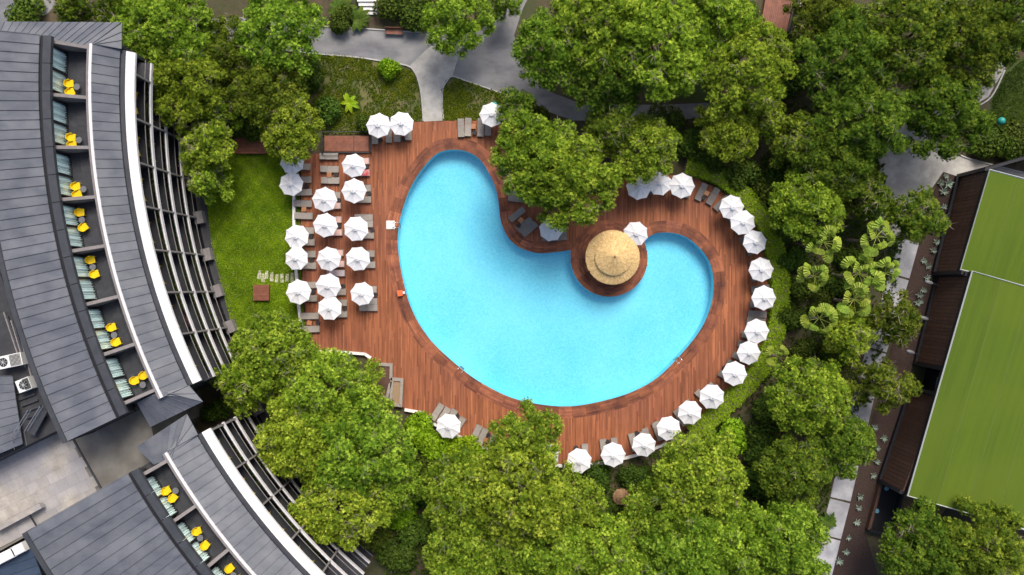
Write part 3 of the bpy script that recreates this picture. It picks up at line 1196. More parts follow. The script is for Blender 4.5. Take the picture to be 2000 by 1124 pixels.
def ccw(p):
    a = sum(p[i][0] * p[(i + 1) % len(p)][1] - p[(i + 1) % len(p)][0] * p[i][1] for i in range(len(p)))
    return p if a > 0 else p[::-1]


TZ = 12.2
mb = MB()
mb.prism(ccw(loc_poly([(-60, 930), (128, 836), (200, 961), (103, 1019), (-60, 1110)], TZ)), 0, TZ - 0.06)
mb.build('terrace_base', 'roof_concrete', ter)
mb = MB()
mb.prism(ccw(loc_poly([(134, 833), (247, 797), (282, 775), (300, 850), (276, 880), (310, 915), (252, 936), (200, 955)], TZ)), 0, TZ + 0.1)
mb.build('flat_roof', 'roof_concrete', ter)
# stone tiles
e1 = (Vector(g(128, 836, TZ)) - Vector(g(0, 901, TZ))).normalized()
e2 = Vector((-e1.y, e1.x)) * -1
o0 = Vector(g(128, 836, TZ))
TERP = loc_poly([(-40, 921), (127, 838), (198, 960), (103, 1017), (-40, 1097)], TZ)
ts = 1.05
tile_m = MB()
tile_m.box((0, 0, 0), (ts - 0.012, ts - 0.012, 0.08), math.atan2(e1.y, e1.x))
tile_me = tile_m.mesh('tile', 'terrace_stone')
for i in range(-11, 2):
    for j in range(0, 13):
        c = o0 + e1 * (i * ts + 0.45 + (0.5 * ts if j % 2 else 0)) + e2 * (j * ts + 0.55)
        lx, ly = c.x - TO.x, c.y - TO.y
        if inside(TERP, np.array([lx]), np.array([ly]))[0]:
            place(tile_me, 'tile', ter, (lx, ly, TZ - 0.03))


def wallseg(root, name, p, q, z0, z1, w, material):
    R0 = Vector(root.location)
    a, b = Vector((*p, 0)) - R0, Vector((*q, 0)) - R0
    d = (b - a).normalized()
    nn = Vector((-d.y, d.x, 0)) * (w / 2)
    r = [a - nn, b - nn, b + nn, a + nn]
    mb = MB()
    mb.hexa([(v.x, v.y, z0) for v in r], [(v.x, v.y, z1) for v in r])
    return mb.build(name, material, root)


wallseg(ter, 'parapet', g(-40, 915, 12.8), g(128, 833, 12.8), 11.8, 12.9, 0.4, 'roof_trim')
wallseg(ter, 'kerb', g(131, 836, 12.3), g(200, 957, 12.3), 12.1, 12.42, 0.16, 'roof_trim')
wallseg(ter, 'kerb', g(196, 962, 12.3), g(62, 1045, 12.3), 12.0, 12.5, 0.14, 'taupe')
wallseg(ter, 'beam', g(-10, 1036, 13), g(80, 988, 13), 12.6, 13.1, 0.5, 'terrace_stone')
wallseg(ter, 'beam', g(57, 1005, 13), g(76, 1036, 13), 12.9, 13.06, 0.08, 'dark_metal')
mb = MB()
mb.prism(ccw(loc_poly([(-60, 1000), (30, 1000), (75, 1032), (10, 1090), (-60, 1110)], 10)), 0, 9.0)
mb.build('lower_court', 'sand', ter)
for k in range(9):                                   # steps of the dark stair
    x, y = 54 - k * 3.0, 1022 + k * 5.2
    p = Vector((*g(x, y, 11.0), 0)) - TO
    mb = MB()
    mb.box((p.x, p.y, 11.4 - k * 0.16), (1.3, 0.2, 0.05), math.radians(28))
    mb.build('step', 'dark_metal', ter)

# machinery roof on the far left
plant = thing('plant_roof', 'dark sunken machinery roof at the left edge behind the main roof', 'building', g3(20, 780, 0))
PO = Vector(plant.location)


def lpoly(root, pts, z):
    R0 = Vector(root.location)
    return ccw([(Vector((*g(x, y, z), 0)) - R0).to_tuple()[:2] for x, y in pts])


mb = MB()
mb.prism(lpoly(plant, [(-80, 480), (0, 535), (40, 650), (72, 752), (118, 838), (-80, 935)], 14.5), 0, 14.5)
mb.build('slab', 'facade_dark', plant)
quad_panels(plant, 'roof_panel', g3(-60, 735, 15.6), g3(-60, 912, 15.6), g3(24, 735, 15.2), g3(44, 868, 15.2), 9)
for k in range(5):
    wallseg(plant, 'pipe', g(6 + 7 * k, 610 + 8 * k, 14.8), g(36 + 6 * k, 700 + 9 * k, 14.8), 14.6, 14.75, 0.12, 'roof_trim' if k % 2 else 'taupe')
for k in range(6):
    wallseg(plant, 'duct', g(30 + 5 * k, 770 + 12 * k, 14.8), g(62 + 5 * k, 758 + 12 * k, 14.8), 14.5, 14.7, 0.14, 'roof_trim')
wallseg(plant, 'walkway', g(84, 800, 15.4), g(58, 848, 15.4), 15.2, 15.3, 0.8, 'roof_trim')
mb = MB()
for q in ((24, 850), (48, 842)):
    P = [Vector((*g(x, y, z), z)) - PO for x, y, z in ((q[0] + 4, q[1] + 28, 14.6), (q[0] - 1, q[1] + 2, 16.0), (q[0] + 30, q[1] - 48, 16.0), (q[0] + 28, q[1] - 40, 14.6))]
    mb.tube(P, 0.035, 6)
    P = [p - Vector((0, 0, 0.5)) for p in P[1:3]]
    mb.tube(P, 0.03, 6)
mb.build('railing', 'aluminium', plant)
for i, (x, y, lab) in enumerate(((22, 705, 'white air conditioner with round fan grille on the dark machinery roof, upper of two'),
                                 (47, 752, 'white air conditioner box on the dark machinery roof, lower of two'))):
    gx, gy = g(x, y, 15.4)
    t = thing('air_conditioner', lab, 'air conditioner', (gx, gy, 14.5), math.radians(12 if i == 0 else 22), 'rooftop air conditioners')
    w, d, h = (2.3, 1.15, 1.1) if i == 0 else (1.25, 1.15, 0.9)
    mb = MB()
    mb.box((0, 0, h / 2 + 0.08), (w, d, h))
    mb.build('casing', 'ac_white', t)
    mb = MB()
    for k in range(9):
        mb.box((w * 0.24, -d * 0.42 + d * 0.84 * k / 8, h + 0.10), (w * 0.42, 0.03, 0.04))
        mb.box((w * 0.04 + w * 0.41 * k / 8, 0, h + 0.105), (0.03, d * 0.86, 0.03))
    mb.build('grille', 'dark_metal', t)
    mb = MB()
    mb.lathe([(0.40, h + 0.08), (0.40, h + 0.13), (0.36, h + 0.13), (0.36, h + 0.09), (0, h + 0.09)], 24, c=(-w * 0.24 if i == 0 else 0, 0))
    fan = mb.build('fan', 'dark_metal', t)
    mb = MB()
    for k in range(4):
        mb.box((-w * 0.24 if i == 0 else 0, 0, h + 0.15), (0.78, 0.02, 0.02), PI * k / 4)
    mb.build('guard', 'ac_white', fan)
    mb = MB()
    for sx in (-0.4, 0.4):
        mb.box((sx * w, 0, 0.04), (0.1, d, 0.08))
    mb.build('foot_rail', 'dark_metal', t)
for i, (x, y) in enumerate(((8, 508), (14, 530))):
    mb = MB()
    mb.box((0, 0, 0.25), (0.4, 1.2, 0.5), 0.3)
    mb.box((0, 0, 0.53), (0.46, 1.26, 0.05), 0.3)
    o = mb.build('roof_vent', 'ac_white', None, loc=(*g(x, y, 15), 14.5))
    tag(o, f"small white vent box at the left edge beside the main roof, {'upper' if i == 0 else 'lower'} of two", 'vent', 'white vent boxes')
# bottom-left corner: blue roof and white boxes
blue = thing('blue_roof', 'dark blue metal roof in the bottom left corner', 'building', g3(30, 1120, 0))
quad_panels(blue, 'roof_panel', g3(-60, 1112, 14.2), g3(-60, 1260, 14.2), g3(62, 1072, 14.2), g3(110, 1200, 14.2), 8, 'roof_blue')
mb = MB()
mb.prism(lpoly(blue, [(-60, 1112), (62, 1072), (110, 1200), (-60, 1260)], 13.9), 0, 13.9)
mb.build('wall', 'facade_dark', blue)
for i, (x, y, l) in enumerate(((12, 1086, 2.4), (40, 1071, 1.2))):
    mb = MB()
    mb.box((0, 0, 0.3), (l, 0.9, 0.6), math.radians(27))
    mb.box((0, 0, 0.62), (l * 0.9, 0.8, 0.06), math.radians(27))
    o = mb.build('roof_box', 'ac_white', None, loc=(*g(x, y, 14.4), 14.2))
    tag(o, 'long white box beside the blue roof corner' if i == 0 else 'short white box at the top end of the blue roof corner', 'vent', 'white boxes by the blue roof')

# ------------------------------------------------------------------ turf-roofed building on the right
tb = thing('turf_building', 'dark building with bright green turf roofs and brown clad walls at right', 'building', g3(1880, 700, 0))
TB = Vector(tb.location)


def roofslab(name, pts, zs, material, thick, parent=tb):
    P = [Vector((*g(x, y, z), z)) - TB for (x, y), z in zip(pts, zs)]
    if (P[1] - P[0]).cross(P[2] - P[0]).z < 0:
        P = P[::-1]
    mb = MB()
    dz = Vector((0, 0, thick))
    i = len(P)
    mb.hexa([p - dz for p in P], P)
    return mb.build(name, material, parent)


def turfroof(nw, sw, se, ne, zn, zs, n):
    """strips of turf laid side by side, trim round the edge"""
    A, B = Vector((*g(*nw, zn), zn)), Vector((*g(*sw, zs), zs))
    D, C_ = Vector((*g(*ne, zn), zn)), Vector((*g(*se, zs), zs))
    for k in range(n):
        f0, f1 = k / n, (k + 1) / n - 0.0005
        P = [A.lerp(D, f0) - TB, B.lerp(C_, f0) - TB, B.lerp(C_, f1) - TB, A.lerp(D, f1) - TB]
        mb = MB()
        dz = Vector((0, 0, 0.2))
        mb.hexa([p - dz for p in P], P)
        mb.build('turf_strip', 'turf', tb)
        if k:
            mb = MB()
            mb.tube([P[0] + Vector((0, 0, 0.0)), P[1] + Vector((0, 0, 0.0))], 0.035, 4)
            mb.build('seam', 'turf_seam', tb)
    mb = MB()
    mb.tube([D - TB, A - TB, B - TB, C_ - TB], 0.10, 4)
    mb.build('edge_trim', 'turf_trim', tb)
    dz = Vector((0, 0, 0.22))
    mb = MB()
    P = [A - TB - dz, B - TB - dz, C_ - TB - dz, D - TB - dz]
    mb.hexa([p - Vector((0, 0, 0.4)) for p in P], P)
    mb.build('roof_slab', 'black_frame', tb)


turfroof((1933, 332), (1876, 527), (2160, 601), (2217, 406), 5.8, 5.0, 5)
turfroof((1899, 530), (1773, 969), (2060, 1052), (2186, 613), 6.6, 5.7, 5)


def cladwall(a, b, z0a, z0b, n, name='wall_panel', material='clad_wood', th=0.15):
    """row of vertical cladding boards from ground point a to b (pixels), top heights at both ends"""
    A, B = Vector((*g(*a, 0), 0)) - TB, Vector((*g(*b, 0), 0)) - TB
    d = (B - A).normalized()
    nn = Vector((-d.y, d.x, 0)) * th
    if nn.x < 0:
        nn = -nn
    for k in range(n):
        f0, f1 = k / n, (k + 1) / n - 0.05 / n
        p, q = A.lerp(B, f0), A.lerp(B, f1)
        h0, h1 = z0a + (z0b - z0a) * f0, z0a + (z0b - z0a) * f1
        P = [p, q, q + nn, p + nn]
        hs = [h0, h1, h1, h0]
        if (P[1] - P[0]).cross(P[2] - P[0]).z < 0:
            P, hs = P[::-1], hs[::-1]
        mb = MB()
        mb.hexa(P, [Vector((v.x, v.y, h)) for v, h in zip(P, hs)])
        mb.build(name, material, tb)


cladwall((1871, 348), (1824, 532), 5.15, 4.35, 26)
cladwall((1829, 541), (1787, 706), 5.9, 5.6, 24)
cladwall((1777, 762), (1718, 936), 5.4, 5.05, 24)
for a, b, z1, w in (((1867, 346), (1821, 532), 0.5, 0.3), ((1827, 537), (1784, 712), 0.5, 0.3), ((1775, 758), (1714, 940), 0.5, 0.3)):
    wallseg(tb, 'plinth', g(*a), g(*b), 0, z1, w, 'black_frame')
for (x, y, h) in ((1871, 345, 5.2), (1823, 535, 5.6), (1827, 538, 5.9), (1786, 710, 5.5), (1776, 757, 5.4), (1716, 938, 5.0)):
    p = Vector((*g(x, y), 0)) - TB
    mb = MB()
    mb.box((p.x, p.y, h / 2), (0.4, 0.4, h), -0.28)
    mb.build('corner_post', 'black_frame', tb)
# wall returns and the recess with its glass
wallseg(tb, 'north_wall', g(1872, 344), g(2060, 290), 0, 5.0, 0.3, 'black_frame')
wallseg(tb, 'south_wall', g(1718, 938), g(1990, 1020), 0, 4.9, 0.3, 'black_frame')
wallseg(tb, 'recess_wall', g(1812, 716), g(1800, 768), 0, 5.3, 0.2, 'window_dark')
wallseg(tb, 'recess_wall', g(1787, 710), g(1812, 716), 0, 5.3, 0.2, 'black_frame')
wallseg(tb, 'recess_wall', g(1777, 758), g(1802, 766), 0, 5.3, 0.2, 'black_frame')
wallseg(tb, 'window', g(1808, 732), g(1802, 760), 2.6, 4.7, 0.30, 'blue_seat')
mb = MB()
mb.prism(lpoly(tb, [(1876, 350), (2100, 420), (2060, 1010), (1995, 1010), (1722, 935), (1782, 762), (1806, 766), (1815, 716), (1792, 706), (1832, 540)], 0), 0.02, 4.3)
mb.build('core', 'black_frame', tb)
# sunken seating pit at the south end
pit = thing('sunken_terrace', 'narrow dark sunken terrace with wooden rim at the south end of the turf building', 'terrace', g3(1722, 990, 0))
QO = Vector(pit.location)
for a, b in (((1716, 942), (1692, 1032)), ((1692, 1032), (1738, 1044)), ((1738, 1044), (1757, 962))):
    wallseg(pit, 'rim', g(*a), g(*b), 0, 0.7, 0.3, 'clad_wood' if a[0] == 1716 else 'black_frame')
mb = MB()
mb.prism(lpoly(pit, [(1718, 944), (1694, 1030), (1737, 1042), (1755, 963)], 0), 0.0, 0.04)
mb.build('floor', 'black_frame', pit)
for i, (x, y) in enumerate(((1731, 954), (1712, 998))):
    t = thing('stool', f"pale blue round stool in the sunken terrace, {'upper' if i == 0 else 'lower'} of two", 'stool', (*g(x, y, 0.4), 0.04), 0, 'stools in the sunken terrace')
    mb = MB()
    mb.lathe([(0, .40), (.24, .40), (.26, .44), (.24, .48), (0, .49)], 16)
    mb.build('seat', 'blue_seat', t)
    mb = MB()
    mb.tube([(0, 0, 0), (0, 0, .4)], 0.05, 8)
    mb.lathe([(0, 0), (.18, 0), (.18, .02), (0, .03)], 12)
    mb.build('stem', 'dark_metal', t)
structure(sheet('sand_bed', [pxs([(1757, 962), (1800, 972), (1850, 990), (1800, 1060), (1738, 1046)])], 0.02, 'sand'))
# oval wall lamps along the clad wall
for i, (x, y) in enumerate(((1815, 552), (1806, 622), (1779, 688))):
    t = thing('wall_lamp', f'grey oval wall lamp on the brown clad wall, {ORD[i]} from the top', 'lamp', (*g(x, y, 2.2), 2.1), -0.28, 'oval wall lamps')
    mb = MB()
    mb.lathe([(0.0, -0.12), (.35, -0.10), (.52, 0), (.40, 0.11), (0, 0.14)], 20)
    for v in range(len(mb.v)):
        p = mb.v[v]
        mb.v[v] = (p[0], p[1] * 0.42, p[2])
    mb.build('shade', 'table_grey', t, smooth=True)
    mb = MB()
    mb.tube([(0.3, 0, 0), (1.1, 0, 0.05)], 0.04, 6)
    mb.build('arm', 'black_frame', t)

# ------------------------------------------------------------------ low walls, planters, wooden boxes


def low_wall(pts, label, z=0.55, w=0.30):
    P = pxs(pts, z)
    t = thing('low_wall', label, 'wall', (P[0][0], P[0][1], 0))
    O = Vector(t.location)
    for a, b in zip(P[:-1], P[1:]):
        d = (Vector(b) - Vector(a))
        nseg = max(1, int(d.length / 2.4))
        for k in range(nseg):
            p = Vector(a) + d * (k / nseg)
            q = Vector(a) + d * ((k + 1) / nseg) - d.normalized() * 0.01
            nn = Vector((-d.y, d.x)).normalized() * (w / 2)
            r = [p - nn, q - nn, q + nn, p + nn]
            mb = MB()
            mb.hexa([(v.x - O.x, v.y - O.y, 0) for v in r], [(v.x - O.x, v.y - O.y, z) for v in r])
            mb.build('cap_stone', 'white_wall', t)
    return t


low_wall([(573, 300), (574, 480), (583, 600), (590, 660), (594, 690)], 'white low wall between the lawn and the left edge of the deck', 0.5)
low_wall([(598, 687), (660, 688), (712, 692), (724, 700)], 'white low wall along the lower left end of the deck', 0.5)
low_wall([(790, 801), (824, 807), (842, 826), (875, 843), (922, 866), (968, 888), (1030, 902), (1098, 911)],
         'white low wall edging the deck between the stone planters and the pine over the deck edge', 0.5)
low_wall([(1102, 911), (1150, 909), (1200, 901), (1254, 887), (1304, 866)], 'white low wall edging the bottom of the deck right of the pine', 0.45)
low_wall([(1480, 440), (1500, 480), (1511, 525), (1515, 572), (1512, 620), (1500, 670), (1480, 715), (1448, 757), (1405, 797)],
         'dark kerb wall between the right arc of the deck and the hedge', 0.4)
for o in COL.objects[-1].parent.children:
    o.data.materials[0] = MATS['roof_trim']


def planter(pts, label, fill):
    P = lpoly_free(pts)
    cx = sum(p[0] for p in P) / len(P)
    cy = sum(p[1] for p in P) / len(P)
    t = thing('stone_planter', label, 'planter', (cx, cy, 0), 0, 'stone planters on the deck edge')
    L_ = [(p[0] - cx, p[1] - cy) for p in P]
    for a, b in zip(L_, L_[1:] + L_[:1]):
        A, B = Vector(a), Vector(b)
        d = (B - A).normalized()
        nn = Vector((-d.y, d.x)) * 0.32
        r = [A, B, B + nn - d * 0.32, A + nn + d * 0.32]
        mb = MB()
        mb.hexa([(v.x, v.y, 0.1) for v in r], [(v.x, v.y, 0.75) for v in r])
        mb.build('rim', 'planter_stone', t)
    mb = MB()
    mb.prism([(x * 0.9, y * 0.9) for x, y in L_], 0.1, 0.6)
    mb.build('fill', fill, t)


def lpoly_free(pts, z=0.7):
    return ccw([g(x, y, z) for x, y in pts])


planter([(728, 708), (767, 711), (766, 745), (758, 780), (728, 778)], 'stone-rimmed planter with brown fill at the deck corner, left of two', 'clad_wood')
planter([(763, 738), (788, 740), (785, 796), (760, 792)], 'stone-rimmed gravel planter standing on the deck, right of two', 'gravel')


def slat_box(name, label, cat, px, size, h, npl, along='x', material='wood_box', frame=None, rz=0.0):
    x, y = g(*px, h)
    t = thing(name, label, cat, (x, y, 0), rz)
    w, d = size
    mb = MB()
    mb.box((0, 0, h / 2 - 0.03), (w - 0.06, d - 0.06, h - 0.06))
    mb.build('body', material, t)
    for k in range(npl):
        mb = MB()
        if along == 'x':
            mb.box((0, -d / 2 + d * (k + 0.5) / npl, h + 0.005), (w, d / npl - 0.02, 0.05))
        else:
            mb.box((-w / 2 + w * (k + 0.5) / npl, 0, h + 0.005), (w / npl - 0.02, d, 0.05))
        mb.build('slat', material, t)
    return t


slat_box('wooden_platform', 'dark red wooden platform half hidden under the pines left of the deck', 'platform', (489, 281), (3.45, 2.2), 0.6, 14)
bx_ = slat_box('wooden_platform', 'wooden box in a dark metal frame at the top left deck corner', 'platform', (677, 281), (4.9, 1.75), 0.7, 11)
mb = MB()
for sx, sy, lx, ly in ((0, 1.25, 5.4, 0.1), (0, -1.05, 5.4, 0.1), (2.65, 0.1, 0.1, 2.4), (-2.65, 0.1, 0.1, 2.4)):
    mb.box((sx, sy, 1.0), (lx, ly, 0.1))
for sx in (-2.65, 2.65):
    for sy in (-1.05, 1.25):
        mb.box((sx, sy, 0.475), (0.1, 0.1, 0.95))
mb.build('frame', 'dark_metal', bx_)
mb = MB()
mb.box((0.8, 0, 0.75), (0.06, 1.8, 0.05))
mb.build('divider', 'dark_metal', bx_)
slat_box('wooden_box', 'square reddish wooden box with slatted top standing on the lawn', 'box', (510, 572), (1.75, 1.75), 0.5, 12)
# small things by the pool
mb = MB()
mb.box((0, 0, 0.06), (0.95, 0.95, 0.10))
mb.box((0, 0, 0.13), (0.85, 0.85, 0.04))
tag(mb.build('pool_mat', 'white_wall', None, loc=g3(763, 440, DZ)), 'square white tray on the deck beside the left pool ladder', 'tray')
t = thing('rescue_box', 'small orange rescue box at the left pool edge', 'box', g3(782, 573, DZ), 0.15)
mb = MB()
mb.box((0, 0, 0.2), (0.55, 0.62, 0.36))
mb.build('body', 'orange', t)
mb = MB()
mb.box((0.0, 0, 0.4), (0.58, 0.65, 0.05))
mb.build('lid', 'orange', t)
mb = MB()
mb.box((0.42, 0, 0.15), (0.22, 0.3, 0.28))
mb.build('reel', 'ac_white', t)


def ladder(px, ang, label):
    x, y = g(*px, DZ)
    t = thing('pool_ladder', label, 'ladder', (x, y, DZ), ang, 'pool ladders')
    for s in (-0.27, 0.27):
        mb = MB()
        pts = [(-0.45, s, 0.0), (-0.45, s, 0.55), (-0.38, s, 0.72), (-0.15, s, 0.80), (0.10, s, 0.70), (0.18, s, 0.5), (0.18, s, -1.1)]
        mb.tube(pts, 0.028, 8)
        mb.build('rail', 'chrome', t, smooth=True)
    for k in range(4):
        mb = MB()
        mb.box((0.18, 0, -0.2 - 0.25 * k), (0.12, 0.52, 0.03))
        mb.build('tread', 'chrome', t)


ladder((776, 441), 0.0, 'chrome pool ladder on the left edge of the pool')
ladder((900, 722), math.radians(50), 'chrome pool ladder on the lower left edge of the pool')
ladder((1325, 704), math.radians(135), 'chrome pool ladder on the lower right edge of the pool')

# ------------------------------------------------------------------ parasols


def make_parasol(label):
    t = thing('parasol', label, 'parasol', group='white parasols round the pool')
    R, zt, zr = 1.36, 2.78, 2.30
    mb = MB()
    top = []
    NR = 6
    for k in range(8):
        a0, a1 = PI / 4 * k, PI / 4 * (k + 1)
        grid = []
        for i in range(NR + 1):
            f = 0.05 + 0.95 * i / NR
            row = []
            for j in range(5):
                u = j / 4
                c0 = Vector((math.cos(a0), math.sin(a0), 0)) * R * f
                c1 = Vector((math.cos(a1), math.sin(a1), 0)) * R * f
                p = c0.lerp(c1, u)
                sag = 4 * u * (1 - u)
                p *= 1 - 0.035 * sag * f
                z = zt + (zr - zt) * f - 0.055 * sag * f - 0.05 * math.sin(PI * f)
                row.append((p.x, p.y, z))
            grid.append(row)
        for i in range(NR):
            for j in range(4):
                mb.face([grid[i][j], grid[i + 1][j], grid[i + 1][j + 1], grid[i][j + 1]])
        for j in range(4):                            # hem
            p, q = grid[NR][j], grid[NR][j + 1]
            mb.face([p, (p[0], p[1], p[2] - 0.09), (q[0], q[1], q[2] - 0.09), q])
    can = mb.build('canopy', 'canvas', t)
    seam = MB()
    for k in range(8):                                # raised seams along the ribs
        a = PI / 4 * k
        seam.tube([(R * f * math.cos(a), R * f * math.sin(a), zt + (zr - zt) * f - 0.05 * math.sin(PI * f) + 0.008) for f in (0.1, 0.3, 0.5, 0.7, 0.9, 1.0)], 0.013, 4)
    seam.build('seam', 'canvas', can)
    mb = MB()
    for k in range(8):                                # vent cap with petal edge
        a0, a1, am = PI / 4 * k, PI / 4 * (k + 1), PI / 4 * (k + 0.5)
        r = 0.34
        mb.face([(0, 0, zt + 0.13), (r * math.cos(a0), r * math.sin(a0), zt - 0.02), (r * 0.78 * math.cos(am), r * 0.78 * math.sin(am), zt + 0.015),
                 (r * math.cos(a1), r * math.sin(a1), zt - 0.02)])
    mb.build('vent_cap', 'canvas', t)
    mb = MB()
    mb.lathe([(0.0, zt + 0.10), (0.035, zt + 0.11), (0.03, zt + 0.19), (0, zt + 0.2)], 8)
    mb.build('finial', 'aluminium', t)
    mb = MB()
    mb.tube([(0, 0, 0.08), (0, 0, zt + 0.05)], 0.03, 8)
    mb.build('pole', 'aluminium', t)
    mb = MB()
    for k in range(8):
        a = PI / 4 * k
        mb.tube([(0.04 * math.cos(a), 0.04 * math.sin(a), zt - 0.10), (R * .97 * math.cos(a), R * .97 * math.sin(a), zr - 0.05)], 0.014, 4)
    mb.build('ribs', 'aluminium', t)
    mb = MB()
    mb.box((0, 0, 0.04), (0.6, 0.6, 0.08))
    mb.lathe([(0.06, 0.08), (0.06, 0.35), (0.03, 0.36)], 10)
    mb.build('base', 'dark_metal', t)
    return t


W_ = 'white octagonal parasol'
PAR = [(571, 317, W_ + ' half under the small pine at the top of the lawn wall', 'first lawn-wall parasol'),
       (569, 360, W_ + ', second from the top along the lawn wall', 'second lawn-wall parasol'),
       (580, 462, W_ + ', third from the top along the lawn wall', 'third lawn-wall parasol'),
       (582, 506, W_ + ', fourth from the top along the lawn wall, level with the stepping stones', 'fourth lawn-wall parasol'),
       (583, 573, W_ + ', lowest one along the lawn wall', 'lowest lawn-wall parasol'),
       (634, 388, W_ + ', topmost of the middle column left of the pool', 'topmost middle-column parasol'),
       (633, 440, W_ + ', second from the top in the middle column left of the pool', 'second middle-column parasol'),
       (641, 505, W_ + ', third from the top in the middle column left of the pool', 'third middle-column parasol'),
       (640, 559, W_ + ', fourth from the top in the middle column left of the pool', 'fourth middle-column parasol'),
       (644, 604, W_ + ', lowest of the middle column left of the pool', 'lowest middle-column parasol'),
       (689, 323, W_ + ', topmost of the column nearest the pool on the left deck', 'topmost pool-side parasol'),
       (692, 374, W_ + ', second from the top in the column nearest the pool, left deck', 'second pool-side parasol'),
       (697, 447, W_ + ', third from the top in the column nearest the pool, left deck', 'third pool-side parasol'),
       (698, 505, W_ + ', fourth from the top in the column nearest the pool, left deck', 'fourth pool-side parasol'),
       (707, 577, W_ + ', lowest of the column nearest the pool, left deck', 'lowest pool-side parasol'),
       (741, 247, W_ + ' at the top deck edge, left of the pair beside the garden bed', 'left top-edge parasol'),
       (783, 244, W_ + ' at the top deck edge, right of the pair beside the garden bed', 'right top-edge parasol'),
       (960, 227, W_ + ' right of the concrete path, partly under a dark pine branch', 'parasol right of the path'),
       (1076, 450, W_ + ' half hidden below the big pine between the pool lobes', 'parasol below the big pine'),
       (1240, 458, W_ + ' touching the round straw parasol', 'parasol beside the straw roof'),
       (1247, 368, W_ + ' mostly hidden by the pine at the upper deck edge', 'hidden upper-edge parasol'),
       (1287, 361, W_ + ' at the upper deck edge partly covered by pine twigs', 'second upper-edge parasol'),
       (1333, 363, W_ + ' at the upper deck edge just right of the pine', 'third upper-edge parasol'),
       (1426, 404, W_ + ', first of three touching along the upper right hedge', 'first hedge parasol'),
       (1450, 437, W_ + ', middle of three touching along the upper right hedge', 'second hedge parasol'),
       (1472, 473, W_ + ', lowest of three touching along the upper right hedge', 'third hedge parasol'),
       (1487, 529, W_ + ' on the right deck arc, upper of two level with the palms', 'fourth hedge parasol'),
       (1489, 582, W_ + ' on the right deck arc, lower of two level with the palms', 'fifth hedge parasol'),
       (1477, 646, W_ + ' on the right deck arc, sixth along the hedge from the top', 'sixth hedge parasol'),
       (1460, 689, W_ + ' on the right deck arc beside the lone palm leaves', 'seventh hedge parasol'),
       (1435, 731, W_ + ' on the right deck arc, eighth along the hedge from the top', 'eighth hedge parasol'),
       (1390, 773, W_ + ' on the lower right deck arc, ninth along the hedge', 'ninth hedge parasol'),
       (1345, 805, W_ + ' on the lower right deck arc at the lower end of the hedge', 'tenth hedge parasol'),
       (1303, 836, W_ + ' at the lower deck edge, just past the hedge end', 'eleventh lower-arc parasol'),
       (1257, 870, W_ + ' at the lower deck edge, touching the pine crowns below', 'twelfth lower-arc parasol'),
       (1197, 889, W_ + ' at the bottom deck edge, right of two standing clear', 'right bottom-edge parasol'),
       (1129, 900, W_ + ' at the bottom deck edge, left of two standing clear', 'left bottom-edge parasol'),
       (1066, 890, W_ + ' almost hidden behind the pine at the bottom deck edge', 'hidden bottom-edge parasol'),
       (878, 832, W_ + ' alone at the lower left deck edge by the green shrubs', 'lone lower-left parasol')]
par0 = None
for i, (x, y, lab, short) in enumerate(PAR):
    gx, gy = g(x, y, 2.45)
    z = DZ + 0.004
    if par0 is None:
        par0 = make_parasol(lab)
        par0.location = (gx, gy, z)
        par0.rotation_euler = (0, 0, 0.2)
    else:
        o = dup(par0, (gx, gy, z), random.uniform(0, PI / 4), lab)
        o.rotation_euler = (random.uniform(-0.06, 0.06), random.uniform(-0.06, 0.06), o.rotation_euler.z)
        q = random.uniform(0.97, 1.04)
        o.scale = (q, q, random.uniform(0.97, 1.03))

# big straw parasol on the island


def straw_tier(r0, r1, z0, z1, n, ln, material, drop=0.0):
    """r0 outer low edge, r1 inner high edge: overlapping straw strips"""
    a = RNG.uniform(0, 2 * PI, n)
    f = RNG.uniform(0, 1, n) ** 0.7
    rs = r1 + (r0 - r1) * f
    zs = z1 + (z0 - z1) * f + RNG.uniform(0, 0.05, n)
    L_ = ln * RNG.uniform(0.6, 1.2, n)
    re = np.minimum(rs + L_, r0 + RNG.uniform(-0.06, 0.10, n))
    ze = z1 + (z0 - z1) * (re - r1) / (r0 - r1) + RNG.uniform(-0.03, 0.03, n) + 0.02
    da = RNG.uniform(-0.02, 0.02, n)
    w = RNG.uniform(0.012, 0.03, n)
    ca, sa = np.cos(a), np.sin(a)
    cb, sb = np.cos(a + da), np.sin(a + da)
    V = np.stack([np.stack([rs * ca + w * sa, rs * sa - w * ca, zs], 1), np.stack([re * cb + w * sb, re * sb - w * cb, ze], 1),
                  np.stack([re * cb - w * sb, re * sb + w * cb, ze], 1), np.stack([rs * ca - w * sa, rs * sa + w * ca, zs], 1)], 1).reshape(-1, 3)
    i = np.arange(n)[:, None] * 4
    T = np.concatenate([i + np.array([0, 1, 2]), i + np.array([0, 2, 3])])
    tint = np.repeat(np.clip(RNG.normal(0.5, 0.28, n), 0, 1), 4)
    return np_mesh('straw', V, T, tint, material)


